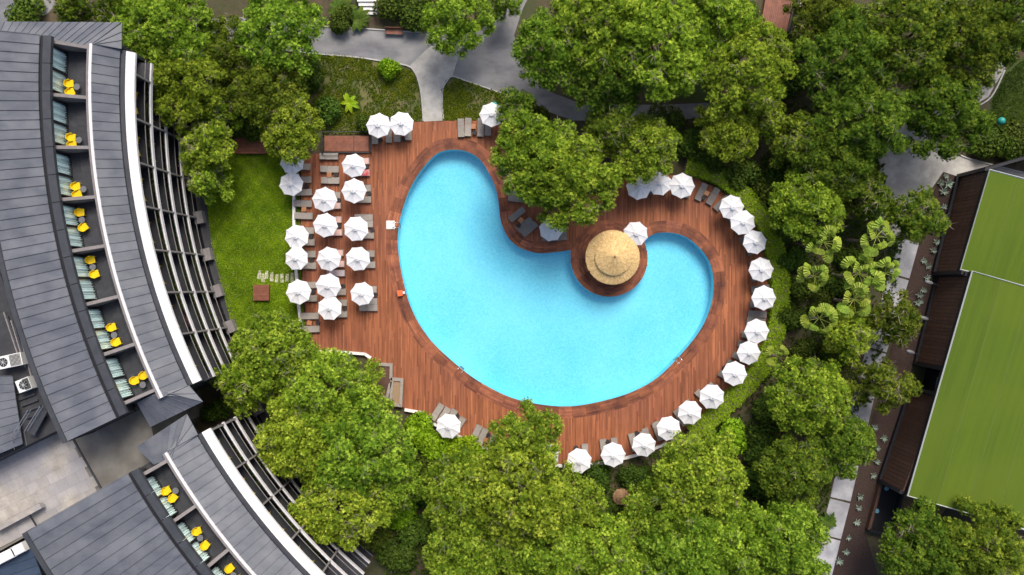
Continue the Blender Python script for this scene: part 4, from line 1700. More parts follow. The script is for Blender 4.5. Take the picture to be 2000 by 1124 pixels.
def straw_parasol(name, label, loc, R, h, n, material, group=None):
    t = thing(name, label, 'parasol', loc, 0, group)
    k = R / 2.9
    mb = MB()
    mb.lathe([(R * 0.97, h - 0.03), (R * 0.58, h + 0.62 * k), (R * 0.60, h + 0.80 * k), (0.02, h + 1.75 * k)], 48)
    mb.build('under_thatch', material, t)
    place(straw_tier(R, R * 0.5, h, h + 0.72 * k, n, 0.8 * k, material), 'lower_thatch', t)
    place(straw_tier(R * 0.66, 0.03, h + 0.74 * k, h + 1.80 * k, n, 0.8 * k, material), 'upper_thatch', t)
    mb = MB()
    mb.lathe([(0.16 * k, h + 1.72 * k), (0.12 * k, h + 1.86 * k), (0.0, h + 1.95 * k)], 10)
    mb.build('tip', 'straw_brown', t)
    mb = MB()
    mb.tube([(0, 0, 0), (0, 0, h + 1.6 * k)], 0.09 * k + 0.03, 10)
    mb.build('pole', 'bark', t)
    mb = MB()
    for q in range(12):
        a = 2 * PI * q / 12
        mb.tube([(0, 0, h + 1.4 * k), (R * 0.92 * math.cos(a), R * 0.92 * math.sin(a), h - 0.04)], 0.03, 5)
    mb.build('rafters', 'bark', t)
    return t


sx_, sy_ = g(1197, 503, 2.8)
straw_parasol('straw_parasol', 'large round two-tiered straw parasol on the pool island', (sx_, sy_, DZ + 0.02), 2.87, 2.35, 5200, 'straw')
for i, (x, y) in enumerate(((1214, 972), (1236, 995))):
    gx, gy = g(x, y, 2.2)
    straw_parasol('straw_parasol', f"small brown thatched parasol among the bottom pines, {'upper' if i == 0 else 'lower'} of two", (gx, gy, 0), 0.85, 1.9, 700,
                  'straw_brown', 'small thatched parasols')

# ------------------------------------------------------------------ loungers and side tables


def make_lounger(label, sling='sling'):
    t = thing('sun_lounger', label, 'sun lounger', group='taupe sun loungers')
    mb = MB()                                         # frame: two side rails + cross bars (foot at +X)
    for s in (-1, 1):
        mb.box((0, s * 0.345, 0.30), (2.0, 0.05, 0.06))
    for x in (-0.98, -0.32, 0.98):
        mb.box((x, 0, 0.30), (0.05, 0.64, 0.05))
    mb.build('frame', 'lounger_frame', t)
    mb = MB()
    mb.box((0, 0, 0.135), (0.05, 0.05, 0.27))
    lm = mb.mesh('leg', 'lounger_frame')
    for sx in (-0.8, 0.85):
        for sy in (-0.345, 0.345):
            place(lm, 'leg', t, (sx, sy, 0))
    mb = MB()
    n = 6
    P = []
    for k in range(n + 1):
        f = k / n
        P.append((-0.29 + 1.29 * f, 0.345 - 0.018 * math.sin(PI * f) + (0.02 if k == n else 0)))
    for (x0, z0), (x1, z1) in zip(P[:-1], P[1:]):
        mb.hexa([(x0, -.345, z0 - .03), (x1, -.345, z1 - .03), (x1, .345, z1 - .03), (x0, .345, z0 - .03)],
                [(x0, -.345, z0), (x1, -.345, z1), (x1, .345, z1), (x0, .345, z0)])
    mb.build('seat', sling, t)
    mb = MB()
    P = [(-0.31, 0.35), (-0.55, 0.40), (-0.8, 0.47), (-1.0, 0.50)]
    for (x0, z0), (x1, z1) in zip(P[1:], P[:-1]):
        mb.hexa([(x0, -.345, z0 - .03), (x1, -.345, z1 - .03), (x1, .345, z1 - .03), (x0, .345, z0 - .03)],
                [(x0, -.345, z0), (x1, -.345, z1), (x1, .345, z1), (x0, .345, z0)])
    mb.build('backrest', sling, t)
    mb = MB()
    for s in (-.2, .2):
        mb.tube([(-0.7, s, 0.42), (-0.55, s, 0.30)], 0.015, 5)
    mb.build('back_strut', 'lounger_frame', t)
    return t


Z4 = lambda x, y: (450 + x / 3.7475, 180 + y / 3.7475)
Z5 = lambda x, y: (450 + x / 3.7475, 420 + y / 3.7475)
ZT = lambda x, y: (450 + x / 3.3333, y / 3.3333)
R2 = lambda x, y: (850 + x / 3.512, 180 + y / 3.512)
R3 = lambda x, y: (1150 + x / 3.512, 300 + y / 3.512)
R4 = lambda x, y: (1250 + x / 3.7475, 550 + y / 3.7475)
R5 = lambda x, y: (780 + x / 3.7037, 720 + y / 3.7037)
LO = []                                               # (px, py, foot direction in degrees (world), towel)
for (x, y, tw) in ((725, 473, 0), (730, 567, 0), (736, 650, 0), (525, 549, 0), (532, 645, 0), (535, 736, 0), (535, 818, 0), (541, 908, 0), (550, 1015, 0),
                   (555, 1100, 0), (955, 509, 'p'), (957, 595, 'r'), (965, 708, 0), (967, 789, 0), (742, 756, 0), (748, 836, 'p'), (753, 936, 'p'), (758, 1030, 'p'),
                   (979, 920, 0), (982, 967, 0), (988, 1050, 0)):
    LO.append((*Z4(x, y), random.uniform(-2, 2), tw))
for (x, y, tw) in ((563, 288, 0), (567, 372, 0), (766, 279, 'p'), (773, 359, 'p'), (777, 427, 'b'), (992, 284, 0), (998, 366, 0), (568, 514, 0), (575, 611, 0),
                   (783, 564, 0), (790, 643, 0), (793, 727, 0), (1007, 544, 0), (1013, 634, 0), (1015, 680, 0), (584, 740, 0), (591, 836, 0)):
    LO.append((*Z5(x, y), random.uniform(-2, 2), tw))
for (x, y) in ((1060, 318), (1161, 308), (1225, 303), (1306, 290)):
    LO.append((*Z4(x, y), -90 + random.uniform(-3, 3), 0))
for (x, y) in ((1502, 837), (1548, 832), (1630, 834), (1678, 828)):
    LO.append((*ZT(x, y), -90 + random.uniform(-2, 2), 0))
for (x, y, a) in ((548, 686, 178), (560, 733, 174), (560, 842, 218), (612, 912, 218), (646, 942, 220), (757, 962, -90), (836, 962, -90), (880, 955, -88), (590, 600, 180)):
    LO.append((*R2(x, y), a, 0))
for (x, y, a) in ((360, 222, -90), (422, 222, -90), (508, 222, -90), (590, 225, -88), (663, 243, -92), (768, 267, -115), (848, 297, -120)):
    LO.append((*R3(x, y), a, 0))
PCX, PCY = 1195, 600


def radial(foot):
    """lounger whose foot end is seen at pixel foot, head away from the pool"""
    fx, fy = foot
    d = Vector((fx - PCX, fy - PCY)).normalized()
    c = Vector((fx, fy)) + d * 15.5
    LO.append((c.x, c.y, math.degrees(math.atan2(d.y, -d.x)), 0))


for p in ((868, 382), (940, 440), (966, 470), (1010, 545), (1040, 600), (1090, 680), (1108, 768), (1115, 858), (1118, 935), (1108, 1035)):
    radial(R3(*p))
for p in ((795, 237), (785, 285), (748, 385), (722, 450), (683, 535), (640, 592), (583, 668), (505, 757), (415, 805), (335, 880), (262, 945), (108, 1043), (22, 1100)):
    radial(R4(*p))
for (x, y, a) in ((1127, 612, 90), (1343, 607, 93), (1477, 573, 97), (1558, 563, 97), (1690, 530, 104), (1790, 492, 108), (1872, 445, 112),
                  (275, 312, 58), (322, 338, 58), (372, 352, 58), (432, 408, 58), (555, 468, 66), (600, 492, 66), (665, 540, 66)):
    LO.append((*R5(x, y), a, 0))
lng = {}
used = {}
for (x, y, a, tw) in LO:
    gx, gy = g(x, y, 0.35)
    best = min(range(len(PAR)), key=lambda i: (PAR[i][0] - x) ** 2 + (PAR[i][1] - y) ** 2)
    dx, dy = x - PAR[best][0], y - PAR[best][1]
    side_ = ('right of' if dx > 0 else 'left of') if abs(dx) > abs(dy) * 1.3 else ('below' if dy > 0 else 'above')
    key = (best, side_)
    c = used.get(key, 0)
    used[key] = c + 1
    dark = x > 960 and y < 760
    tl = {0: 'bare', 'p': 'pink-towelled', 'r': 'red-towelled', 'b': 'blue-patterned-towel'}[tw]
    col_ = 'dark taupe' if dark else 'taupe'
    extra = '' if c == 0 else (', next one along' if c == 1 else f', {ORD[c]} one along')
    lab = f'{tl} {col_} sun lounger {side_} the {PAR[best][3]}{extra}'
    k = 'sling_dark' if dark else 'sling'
    if k not in lng:
        o = make_lounger(lab, k)
        o.location = (gx, gy, DZ + 0.004)
        o.rotation_euler = (0, 0, math.radians(a))
        lng[k] = o
    else:
        o = dup(lng[k], (gx, gy, DZ + 0.004), math.radians(a), lab)
    if tw:
        mb = MB()
        x0 = -0.25 if tw == 'r' else -0.75
        xs_ = np.linspace(x0, 0.9, 7)
        for u, v in zip(xs_[:-1], xs_[1:]):
            zu, zv = (0.365 + max(0, -u - 0.3) * 0.24), (0.365 + max(0, -v - 0.3) * 0.24)
            mb.hexa([(u, -.31, zu - .012), (v, -.30, zv - .012), (v, .31, zv - .012), (u, .30, zu - .012)], [(u, -.31, zu + .012), (v, -.30, zv + .012), (v, .31, zv + .012), (u, .30, zu + .012)])
        for s in (-1, 1):
            mb.box((0.3, s * 0.325, 0.33), (0.9, 0.025, 0.10))
        o = mb.build('towel', {'p': 'towel_pink', 'r': 'towel_red', 'b': 'towel_blue'}[tw], None, loc=(gx, gy, DZ + 0.004), rz=math.radians(a))
        cname = {'p': 'pale pink', 'r': 'red and white', 'b': 'pale blue and pink'}[tw]
        tag(o, f'{cname} towel spread on the lounger {side_} the {PAR[best][3]}{extra}', 'towel', 'towels on loungers')

ROUND = [Z4(*p) for p in ((775, 608), (560, 692), (590, 1060), (997, 550), (1017, 745), (793, 795), (798, 980), (1040, 1013), (1100, 350), (1265, 345))] + \
        [Z5(*p) for p in ((597, 333), (1033, 323), (607, 560), (825, 522), (838, 688), (1063, 585), (642, 790))] + [ZT(1590, 868), R2(503, 640), R2(572, 917), R2(793, 1012), R3(785, 305)] + \
        [R5(*p) for p in ((420, 343), (645, 480), (1278, 573), (1505, 530), (1718, 467))] + [R4(618, 632)]
SQ = [(*Z4(727, 608), 0), (*Z4(543, 860), 0), (*Z5(583, 790), 12), (*ZT(1583, 828), 0), (*R2(538, 642), 3), (*R2(588, 880), 38), (*R3(805, 275), 27), (*R5(628, 515), 25)]


def near_par(x, y):
    b = min(range(len(PAR)), key=lambda i: (PAR[i][0] - x) ** 2 + (PAR[i][1] - y) ** 2)
    dx, dy = x - PAR[b][0], y - PAR[b][1]
    s = ('right of' if dx > 0 else 'left of') if abs(dx) > abs(dy) else ('below' if dy > 0 else 'above')
    return f'{s} the {PAR[b][3]}'


rt = None
seen = set()
for (x, y) in ROUND:
    gx, gy = g(x, y, 0.4)
    lab = f'round black wicker side table {near_par(x, y)}'
    if lab in seen:
        lab += ', the second one'
    seen.add(lab)
    if rt is None:
        rt = thing('wicker_table', lab, 'side table', (gx, gy, DZ + 0.004), 0, 'round black side tables')
        mb = MB()
        mb.lathe([(.20, 0), (.24, .05), (.20, .25), (.25, .40), (.25, .43), (.17, .43), (.15, .38), (0, .38)], 18)
        mb.build('body', 'wicker', rt, smooth=False)
        mb = MB()
        mb.lathe([(.10, .381), (.10, .42), (.07, .42), (.06, .39), (0, .39)], 14)
        mb.build('ashtray', 'dark_metal', rt)
    else:
        dup(rt, (gx, gy, DZ + 0.004), 0, lab)
st = None
for (x, y, a) in SQ:
    gx, gy = g(x, y, 0.4)
    lab = f'small square wooden side table {near_par(x, y)}'
    if st is None:
        st = thing('wooden_table', lab, 'side table', (gx, gy, DZ + 0.004), math.radians(a), 'square wooden side tables')
        for k in range(4):
            mb = MB()
            mb.box((0, -0.195 + 0.13 * k, 0.41), (0.52, 0.12, 0.04))
            mb.build('slat', 'table_wood', st)
        mb = MB()
        mb.box((0, 0, 0.19), (0.05, 0.05, 0.38))
        lm = mb.mesh('leg', 'table_wood')
        for sx in (-.22, .22):
            for sy in (-.22, .22):
                place(lm, 'leg', st, (sx, sy, 0))
        mb = MB()
        mb.box((0, .22, .35), (.40, .03, .06))
        mb.box((0, -.22, .35), (.40, .03, .06))
        mb.build('apron', 'table_wood', st)
    else:
        dup(st, (gx, gy, DZ + 0.004), -math.radians(a), lab)

# ------------------------------------------------------------------ plants


def pine_variant(seed, R=5.0, zc=7.2, material='pine', nlobe=7, tuft=0.26):
    """crown of many needle tufts on clumps on boughs; returns crown mesh and wood mesh"""
    r = np.random.default_rng(seed)
    lobes = [(r.uniform(-.5, .5), r.uniform(-.5, .5), zc + 0.7, R * 0.46)]
    ph = r.uniform(0, 6.28)
    for k in range(nlobe):
        a = ph + 2 * PI * k / nlobe + r.uniform(-0.25, 0.25)
        d = R * r.uniform(0.46, 0.60)
        lobes.append((d * math.cos(a), d * math.sin(a), zc + r.uniform(-1.7, 0.2), R * r.uniform(0.32, 0.43)))
    lobes = np.array(lobes)
    cl = []
    for (x, y, z, q) in lobes:
        ncl = int(2 * PI * q * q / 1.25)
        for k in range(ncl):
            cz = 1 - (k + 0.5) / ncl * 1.12
            th = k * 2.39996 + r.uniform(-0.3, 0.3)
            sr = math.sqrt(max(0, 1 - cz * cz))
            qq = q * r.uniform(0.74, 1.2)
            cl.append((x + qq * sr * math.cos(th), y + qq * sr * math.sin(th), z + qq * 1.0 * cz, r.uniform(0.46, 0.86)))
    cl = np.array(cl)
    keep = np.ones(len(cl), bool)
    for (x, y, z, q) in lobes:
        d = np.sqrt((cl[:, 0] - x) ** 2 + (cl[:, 1] - y) ** 2 + ((cl[:, 2] - z) / 1.0) ** 2)
        keep &= d > q * 0.70
    keep &= r.uniform(0, 1, len(cl)) > 0.02
    cl = cl[keep]
    P, Nn, TT = [], [], []
    for (x, y, z, q) in cl:
        nt = max(5, int(2 * PI * q * q / 0.085))
        k = np.arange(nt)
        cz = 1 - (k + 0.5) / nt * 1.25
        th = k * 2.39996 + r.uniform(0, 6.28)
        sr = np.sqrt(np.maximum(0, 1 - cz * cz))
        nrm = np.stack([sr * np.cos(th), sr * np.sin(th), cz], 1)
        nrm += r.normal(0, 0.15, nrm.shape)
        nrm /= np.linalg.norm(nrm, axis=1)[:, None]
        P.append(np.array([x, y, z]) + nrm * q * r.uniform(0.8, 1.05, (nt, 1)) * np.array([1, 1, 0.95]))
        Nn.append(nrm)
        base = r.normal(0.48, 0.13)
        TT.append(np.clip(base + r.normal(0, 0.24, nt), 0.02, 1))
    P, Nn, TT = np.concatenate(P), np.concatenate(Nn), np.concatenate(TT)
    keep = np.ones(len(P), bool)
    for (x, y, z, q) in cl:
        d = np.sqrt((P[:, 0] - x) ** 2 + (P[:, 1] - y) ** 2 + ((P[:, 2] - z) / 0.85) ** 2)
        keep &= d > q * 0.80
    P, Nn, TT = P[keep], Nn[keep], TT[keep]
    n = len(P)
    K = 24
    nd = Nn + np.array([0, 0, 0.35])
    nd = np.repeat(nd / np.linalg.norm(nd, axis=1)[:, None], K, 0)
    rnd = r.normal(0, 1, (n * K, 3))
    rnd /= np.linalg.norm(rnd, axis=1)[:, None]
    d = nd * 0.7 + rnd * 0.95
    d /= np.linalg.norm(d, axis=1)[:, None]
    base = np.repeat(P, K, 0)
    ln = r.uniform(0.65, 1.05, (n * K, 1)) * tuft
    sd_ = np.cross(d, np.repeat(Nn, K, 0) + r.normal(0, 0.38, (n * K, 3)))     # needles lie fanned over the clump
    sd_ /= np.linalg.norm(sd_, axis=1)[:, None] + 1e-9
    w = r.uniform(0.014, 0.024, (n * K, 1))
    V = np.stack([base - d * 0.05, base + d * ln * 0.6 + sd_ * w, base + d * ln, base + d * ln * 0.6 - sd_ * w], 1).reshape(-1, 3)
    i = np.arange(n * K)[:, None] * 4
    T = np.concatenate([i + np.array([0, 1, 2]), i + np.array([0, 2, 3])])
    tt = np.repeat(np.clip(np.repeat(TT, K) + r.normal(0, 0.08, n * K), 0, 1), 4)
    # rough dark core added inside each clump to block light and darken crevices
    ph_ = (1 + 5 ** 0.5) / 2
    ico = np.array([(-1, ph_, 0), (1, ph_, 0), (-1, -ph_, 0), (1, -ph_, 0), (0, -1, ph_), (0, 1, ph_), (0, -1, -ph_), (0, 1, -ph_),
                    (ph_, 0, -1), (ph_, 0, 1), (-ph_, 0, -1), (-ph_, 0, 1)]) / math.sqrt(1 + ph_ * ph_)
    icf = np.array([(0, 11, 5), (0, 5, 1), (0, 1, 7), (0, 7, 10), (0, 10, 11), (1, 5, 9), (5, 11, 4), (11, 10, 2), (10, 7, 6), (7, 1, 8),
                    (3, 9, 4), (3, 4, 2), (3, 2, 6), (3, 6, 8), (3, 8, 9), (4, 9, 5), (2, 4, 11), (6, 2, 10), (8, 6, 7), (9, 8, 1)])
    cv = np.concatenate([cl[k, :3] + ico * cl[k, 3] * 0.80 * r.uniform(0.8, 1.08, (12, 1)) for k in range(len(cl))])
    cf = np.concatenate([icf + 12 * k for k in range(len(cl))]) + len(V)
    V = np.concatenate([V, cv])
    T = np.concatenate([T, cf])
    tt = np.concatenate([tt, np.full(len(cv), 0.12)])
    crown = np_mesh('crown', V, T, tt, material)
    crown['reach'] = float(np.percentile(np.hypot(V[:, 0], V[:, 1]), 96))
    # wood
    mb = MB()
    mb.tube([(0, 0, 0), (0.1, 0.05, zc * 0.3), (-0.1, 0.12, zc * 0.65), (0, 0, zc + 0.6)], [0.30, 0.24, 0.18, 0.09], 8)
    tr = mb.mesh('trunk', 'bark')
    mb = MB()
    for (x, y, z, q) in lobes[1:]:
        mb.tube([(0, 0, zc * 0.55), (x * 0.45, y * 0.45, zc * 0.72), (x, y, z + q * 0.3)], [0.12, 0.09, 0.04], 5, cap=False)
        near = np.argsort(np.hypot(cl[:, 0] - x, cl[:, 1] - y))[:12]
        for c in near[::1]:
            px_, py_, pz_, pq = cl[c]
            mb.tube([(x * 0.8, y * 0.8, z + q * 0.1), ((x + px_) / 2, (y + py_) / 2, (z + pz_) / 2 + 0.15), (px_, py_, pz_ + pq * 0.45)], [0.045, 0.03, 0.012], 4, cap=False)
    for c in r.choice(len(cl), 14, replace=False):     # bare pale twigs that show between the tufts
        px_, py_, pz_, pq = cl[c]
        for q in range(5):
            a = r.uniform(0, 6.28)
            mb.tube([(px_, py_, pz_ + pq * 0.5), (px_ + 0.45 * math.cos(a), py_ + 0.45 * math.sin(a), pz_ + pq * 0.95 + 0.1),
                     (px_ + 0.95 * math.cos(a + .2), py_ + 0.95 * math.sin(a + .2), pz_ + pq * 1.05 + 0.12)], [0.022, 0.016, 0.006], 3, cap=False)
    br = mb.mesh('branches', 'twig')
    return crown, tr, br


BIG = [pine_variant(100 + k, 5.0, 7.2, 'pine', 6 + k % 3) for k in range(6)]
BIGD = []
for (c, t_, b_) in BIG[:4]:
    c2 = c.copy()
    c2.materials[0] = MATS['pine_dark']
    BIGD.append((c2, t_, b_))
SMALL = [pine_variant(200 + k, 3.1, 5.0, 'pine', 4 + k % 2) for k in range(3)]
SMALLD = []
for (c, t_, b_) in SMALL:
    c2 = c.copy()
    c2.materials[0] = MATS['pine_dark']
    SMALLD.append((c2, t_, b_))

# crown centre px, radius px, dark?, where it stands (for the label)
TREES = [
    (318, 55, 100, 0, 'large bright pine at the upper wing\'s north corner, rising above the road'),
    (352, 165, 88, 0, 'bright pine pressed against the white roof edge of the upper wing'),
    (425, 215, 52, 0, 'small round pine right of the upper wing, above the lawn end'),
    (402, 290, 58, 0, 'pine with bare twigs between the upper wing and the left lawn platform'),
    (405, 350, 52, 0, 'lowest pine of the row beside the upper wing, over the lawn corner'),
    (440, 100, 68, 1, 'dark pine behind the roadside pine, top left'),
    (545, 58, 88, 0, 'bright pine covering the left end of the road'),
    (150, 8, 60, 1, 'dark pine at the top edge behind the upper wing roof'),
    (245, 12, 62, 1, 'dark pine at the top edge left of the large corner pine'),
    (520, 175, 72, 1, 'shaded pine in the garden bed below the roadside pine'),
    (570, 250, 66, 0, 'yellow-green pine between the two wooden platforms'),
    (895, 38, 70, 0, 'bright pine hanging over the road above the path junction'),
    (985, 2, 38, 0, 'small pine at the top edge above the road bend'),
    (1085, 100, 84, 0, 'pine at the left end of the big top grove, beside the road bend'),
    (1180, 45, 105, 0, 'broad pine at the top edge in the big top grove'),
    (1190, 150, 86, 1, 'lower middle pine of the big top grove'),
    (1290, 90, 108, 0, 'largest pine in the centre of the big top grove'),
    (1400, 30, 90, 0, 'pine at the top edge left of the small red terrace'),
    (1450, 130, 98, 0, 'pine at the right end of the big top grove'),
    (1052, 306, 92, 0, 'bright left pine of the pair overhanging the pool between its lobes'),
    (1110, 352, 100, 0, 'bright right pine of the pair overhanging the pool between its lobes'),
    (1012, 212, 44, 1, 'small dark pine leaning over the parasol right of the path'),
    (1258, 292, 68, 0, 'yellow-green pine right of the bright pair, over the upper deck edge'),
    (1190, 262, 60, 1, 'shaded pine behind the bright pair above the pool'),
    (1425, 252, 66, 0, 'light loose pine above the upper right hedge'),
    (1505, 235, 46, 0, 'small yellowish pine with bare twigs right of the light loose pine'),
    (1655, 118, 98, 1, 'dome-shaped dark pine left of the top right grove'),
    (1680, 245, 95, 1, 'dark pine directly below the dome-shaped pine, left of the plaza'),
    (1790, 60, 105, 1, 'dark pine at the top edge in the top right grove'),
    (1895, 85, 92, 1, 'dark pine at the right of the top right grove'),
    (1845, 225, 92, 1, 'dark pine above the concrete plaza at right'),
    (1965, 40, 80, 1, 'dark pine in the top right corner'),
    (1610, 20, 75, 1, 'dark pine at the top edge right of the small red terrace'),
    (1625, 310, 80, 1, 'shaded pine at left of the plaza, above the fan palms'),
    (1555, 285, 58, 1, 'small shaded pine outside the upper right hedge'),
    (1580, 405, 74, 0, 'pine between the hedge and the fan palms, upper one'),
    (1788, 425, 58, 1, 'round olive pine between the plaza and the planting strip'),
    (1700, 385, 58, 1, 'dark pine just above the fan palms'),
    (1750, 625, 56, 1, 'round pine between the fan palms and the brown clad wall'),
    (1655, 655, 54, 0, 'small pine just below the fan palms'),
    (1722, 755, 62, 1, 'dark pine over the slab path beside the wall recess'),
    (1583, 775, 80, 0, 'round bright pine right of the hedge\'s lower end'),
    (1645, 868, 66, 1, 'dark pine over the slab path below the round bright pine'),
    (1550, 925, 72, 1, 'pine left of the slab path, lower right'),
    (1535, 1070, 92, 0, 'pine at the bottom edge left of the slab path'),
    (1440, 1060, 80, 0, 'pine at the bottom edge, second from the slab path'),
    (1810, 1075, 92, 1, 'broad dark pine at the bottom edge below the turf roof, left one'),
    (1925, 1075, 96, 1, 'broad dark pine at the bottom right corner below the turf roof'),
    (1368, 932, 92, 0, 'large pine touching the lower parasol arc, right of the thatched parasols'),
    (1290, 1010, 76, 0, 'pine just right of the thatched parasols'),
    (1340, 1080, 90, 0, 'pine at the bottom edge below the large pine of the parasol arc'),
    (1030, 866, 76, 0, 'pine standing out over the bottom edge of the deck'),
    (1010, 965, 105, 0, 'large pine directly below the pine over the deck edge'),
    (905, 965, 82, 0, 'pine left of the large bottom pine, by the dark shrubs'),
    (1110, 985, 72, 0, 'pine right of the large bottom pine, under the clear parasols'),
    (1060, 1085, 90, 0, 'pine at the bottom edge, middle of the picture'),
    (920, 1085, 92, 0, 'pine at the bottom edge left of the middle one'),
    (1190, 1085, 82, 0, 'pine at the bottom edge below the thatched parasols'),
    (530, 690, 82, 0, 'pine over the lower lawn corner beside the upper wing'),
    (632, 768, 88, 0, 'pine over the low white wall at the lower left of the deck'),
    (708, 742, 42, 0, 'small pine in the deck corner left of the stone planters'),
    (700, 800, 70, 0, 'pine beside the stone planters'),
    (590, 855, 96, 0, 'large pine leaning over the lower wing balconies, upper one'),
    (715, 880, 100, 0, 'large pine right in the middle of the lower left grove'),
    (670, 985, 92, 0, 'pine at the lower end of the grove beside the lower wing'),
    (765, 945, 66, 0, 'pine on the lower right flank of the left grove'),
    (485, 745, 62, 0, 'pine in the gap between the two wings'),
]
vi = 0
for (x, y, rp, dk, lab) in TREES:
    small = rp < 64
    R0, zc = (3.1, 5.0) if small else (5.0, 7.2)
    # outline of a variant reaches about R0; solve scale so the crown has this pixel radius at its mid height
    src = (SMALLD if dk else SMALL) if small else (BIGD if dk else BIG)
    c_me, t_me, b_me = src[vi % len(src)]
    s = 1.0
    for _ in range(8):
        s = 0.98 * rp * (CAM_H - zc * s) / FPX / c_me['reach']
    vi += 1
    gx, gy = g(x, y, zc * s)
    t = thing('pine_tree', lab, 'tree', (gx, gy, 0), random.uniform(0, 2 * PI), 'pines round the pool')
    t.scale = (s * random.uniform(0.95, 1.06), s * random.uniform(0.95, 1.06), s)
    place(t_me, 'trunk', t)
    place(b_me, 'branches', t)['kind'] = 'stuff'
    place(c_me, 'crown', t)


def leaf_cloud(P, Nn, size, r, K=1, flat=0.6, tint=None, asp=0.55):
    """diamond leaves at points P facing roughly Nn"""
    n = len(P)
    d = Nn + r.normal(0, flat, Nn.shape)
    d /= np.linalg.norm(d, axis=1)[:, None] + 1e-9
    u = np.cross(d, r.normal(0, 1, (n, 3)))
    u /= np.linalg.norm(u, axis=1)[:, None] + 1e-9
    v = np.cross(d, u)
    L_ = size * r.uniform(0.7, 1.3, (n, 1))
    V = np.stack([P - u * L_, P + v * L_ * asp, P + u * L_, P - v * L_ * asp], 1).reshape(-1, 3)
    i = np.arange(n)[:, None] * 4
    T = np.concatenate([i + np.array([0, 1, 2]), i + np.array([0, 2, 3])])
    if tint is None:
        tint = np.clip(r.normal(0.5, 0.22, n), 0, 1)
    return V, T, np.repeat(tint, 4)


def shrub_variant(seed, material='shrub_leaf', leaf=0.085, n=2600):
    r = np.random.default_rng(seed)
    lob = [(r.uniform(-.5, .5), r.uniform(-.5, .5), r.uniform(.35, .7), r.uniform(.35, .6)) for _ in range(9)]
    P, N_, TT = [], [], []
    for x, y, z, q in lob:
        k = n // 9
        d = r.normal(0, 1, (k, 3))
        d[:, 2] = np.abs(d[:, 2]) - 0.25
        d /= np.linalg.norm(d, axis=1)[:, None]
        P.append(np.array([x, y, z]) + d * q * r.uniform(0.75, 1.08, (k, 1)))
        N_.append(d)
        TT.append(np.clip(r.normal(0.5, 0.1) + r.normal(0, 0.2, k), 0, 1))
    V, T, tt = leaf_cloud(np.concatenate(P), np.concatenate(N_), leaf, r, tint=np.concatenate(TT))
    V[:, 2] = np.maximum(V[:, 2], 0.02)
    return np_mesh('foliage', V, T, tt, material)


SHR = [shrub_variant(300 + k) for k in range(4)]
SHL = [shrub_variant(320 + k, 'hedge_leaf', 0.10, 2200) for k in range(2)]
mb = MB()
for k in range(6):
    a = k * 1.05
    mb.tube([(0, 0, 0), (0.15 * math.cos(a), 0.15 * math.sin(a), 0.35), (0.45 * math.cos(a), 0.45 * math.sin(a), 0.75)], [0.03, 0.022, 0.01], 5)
STEM = mb.mesh('stems', 'bark')


def shrub(x, y, rp, me, label, h=1.3, group='shrubs under the pines', name='shrub'):
    gx, gy = g(x, y, h * 0.5)
    s = rp * CAM_H / FPX
    t = thing(name, label, 'shrub', (gx, gy, 0), random.uniform(0, 6.28), group)
    t.scale = (s, s, h)
    place(STEM, 'stems', t)
    place(me, 'foliage', t)


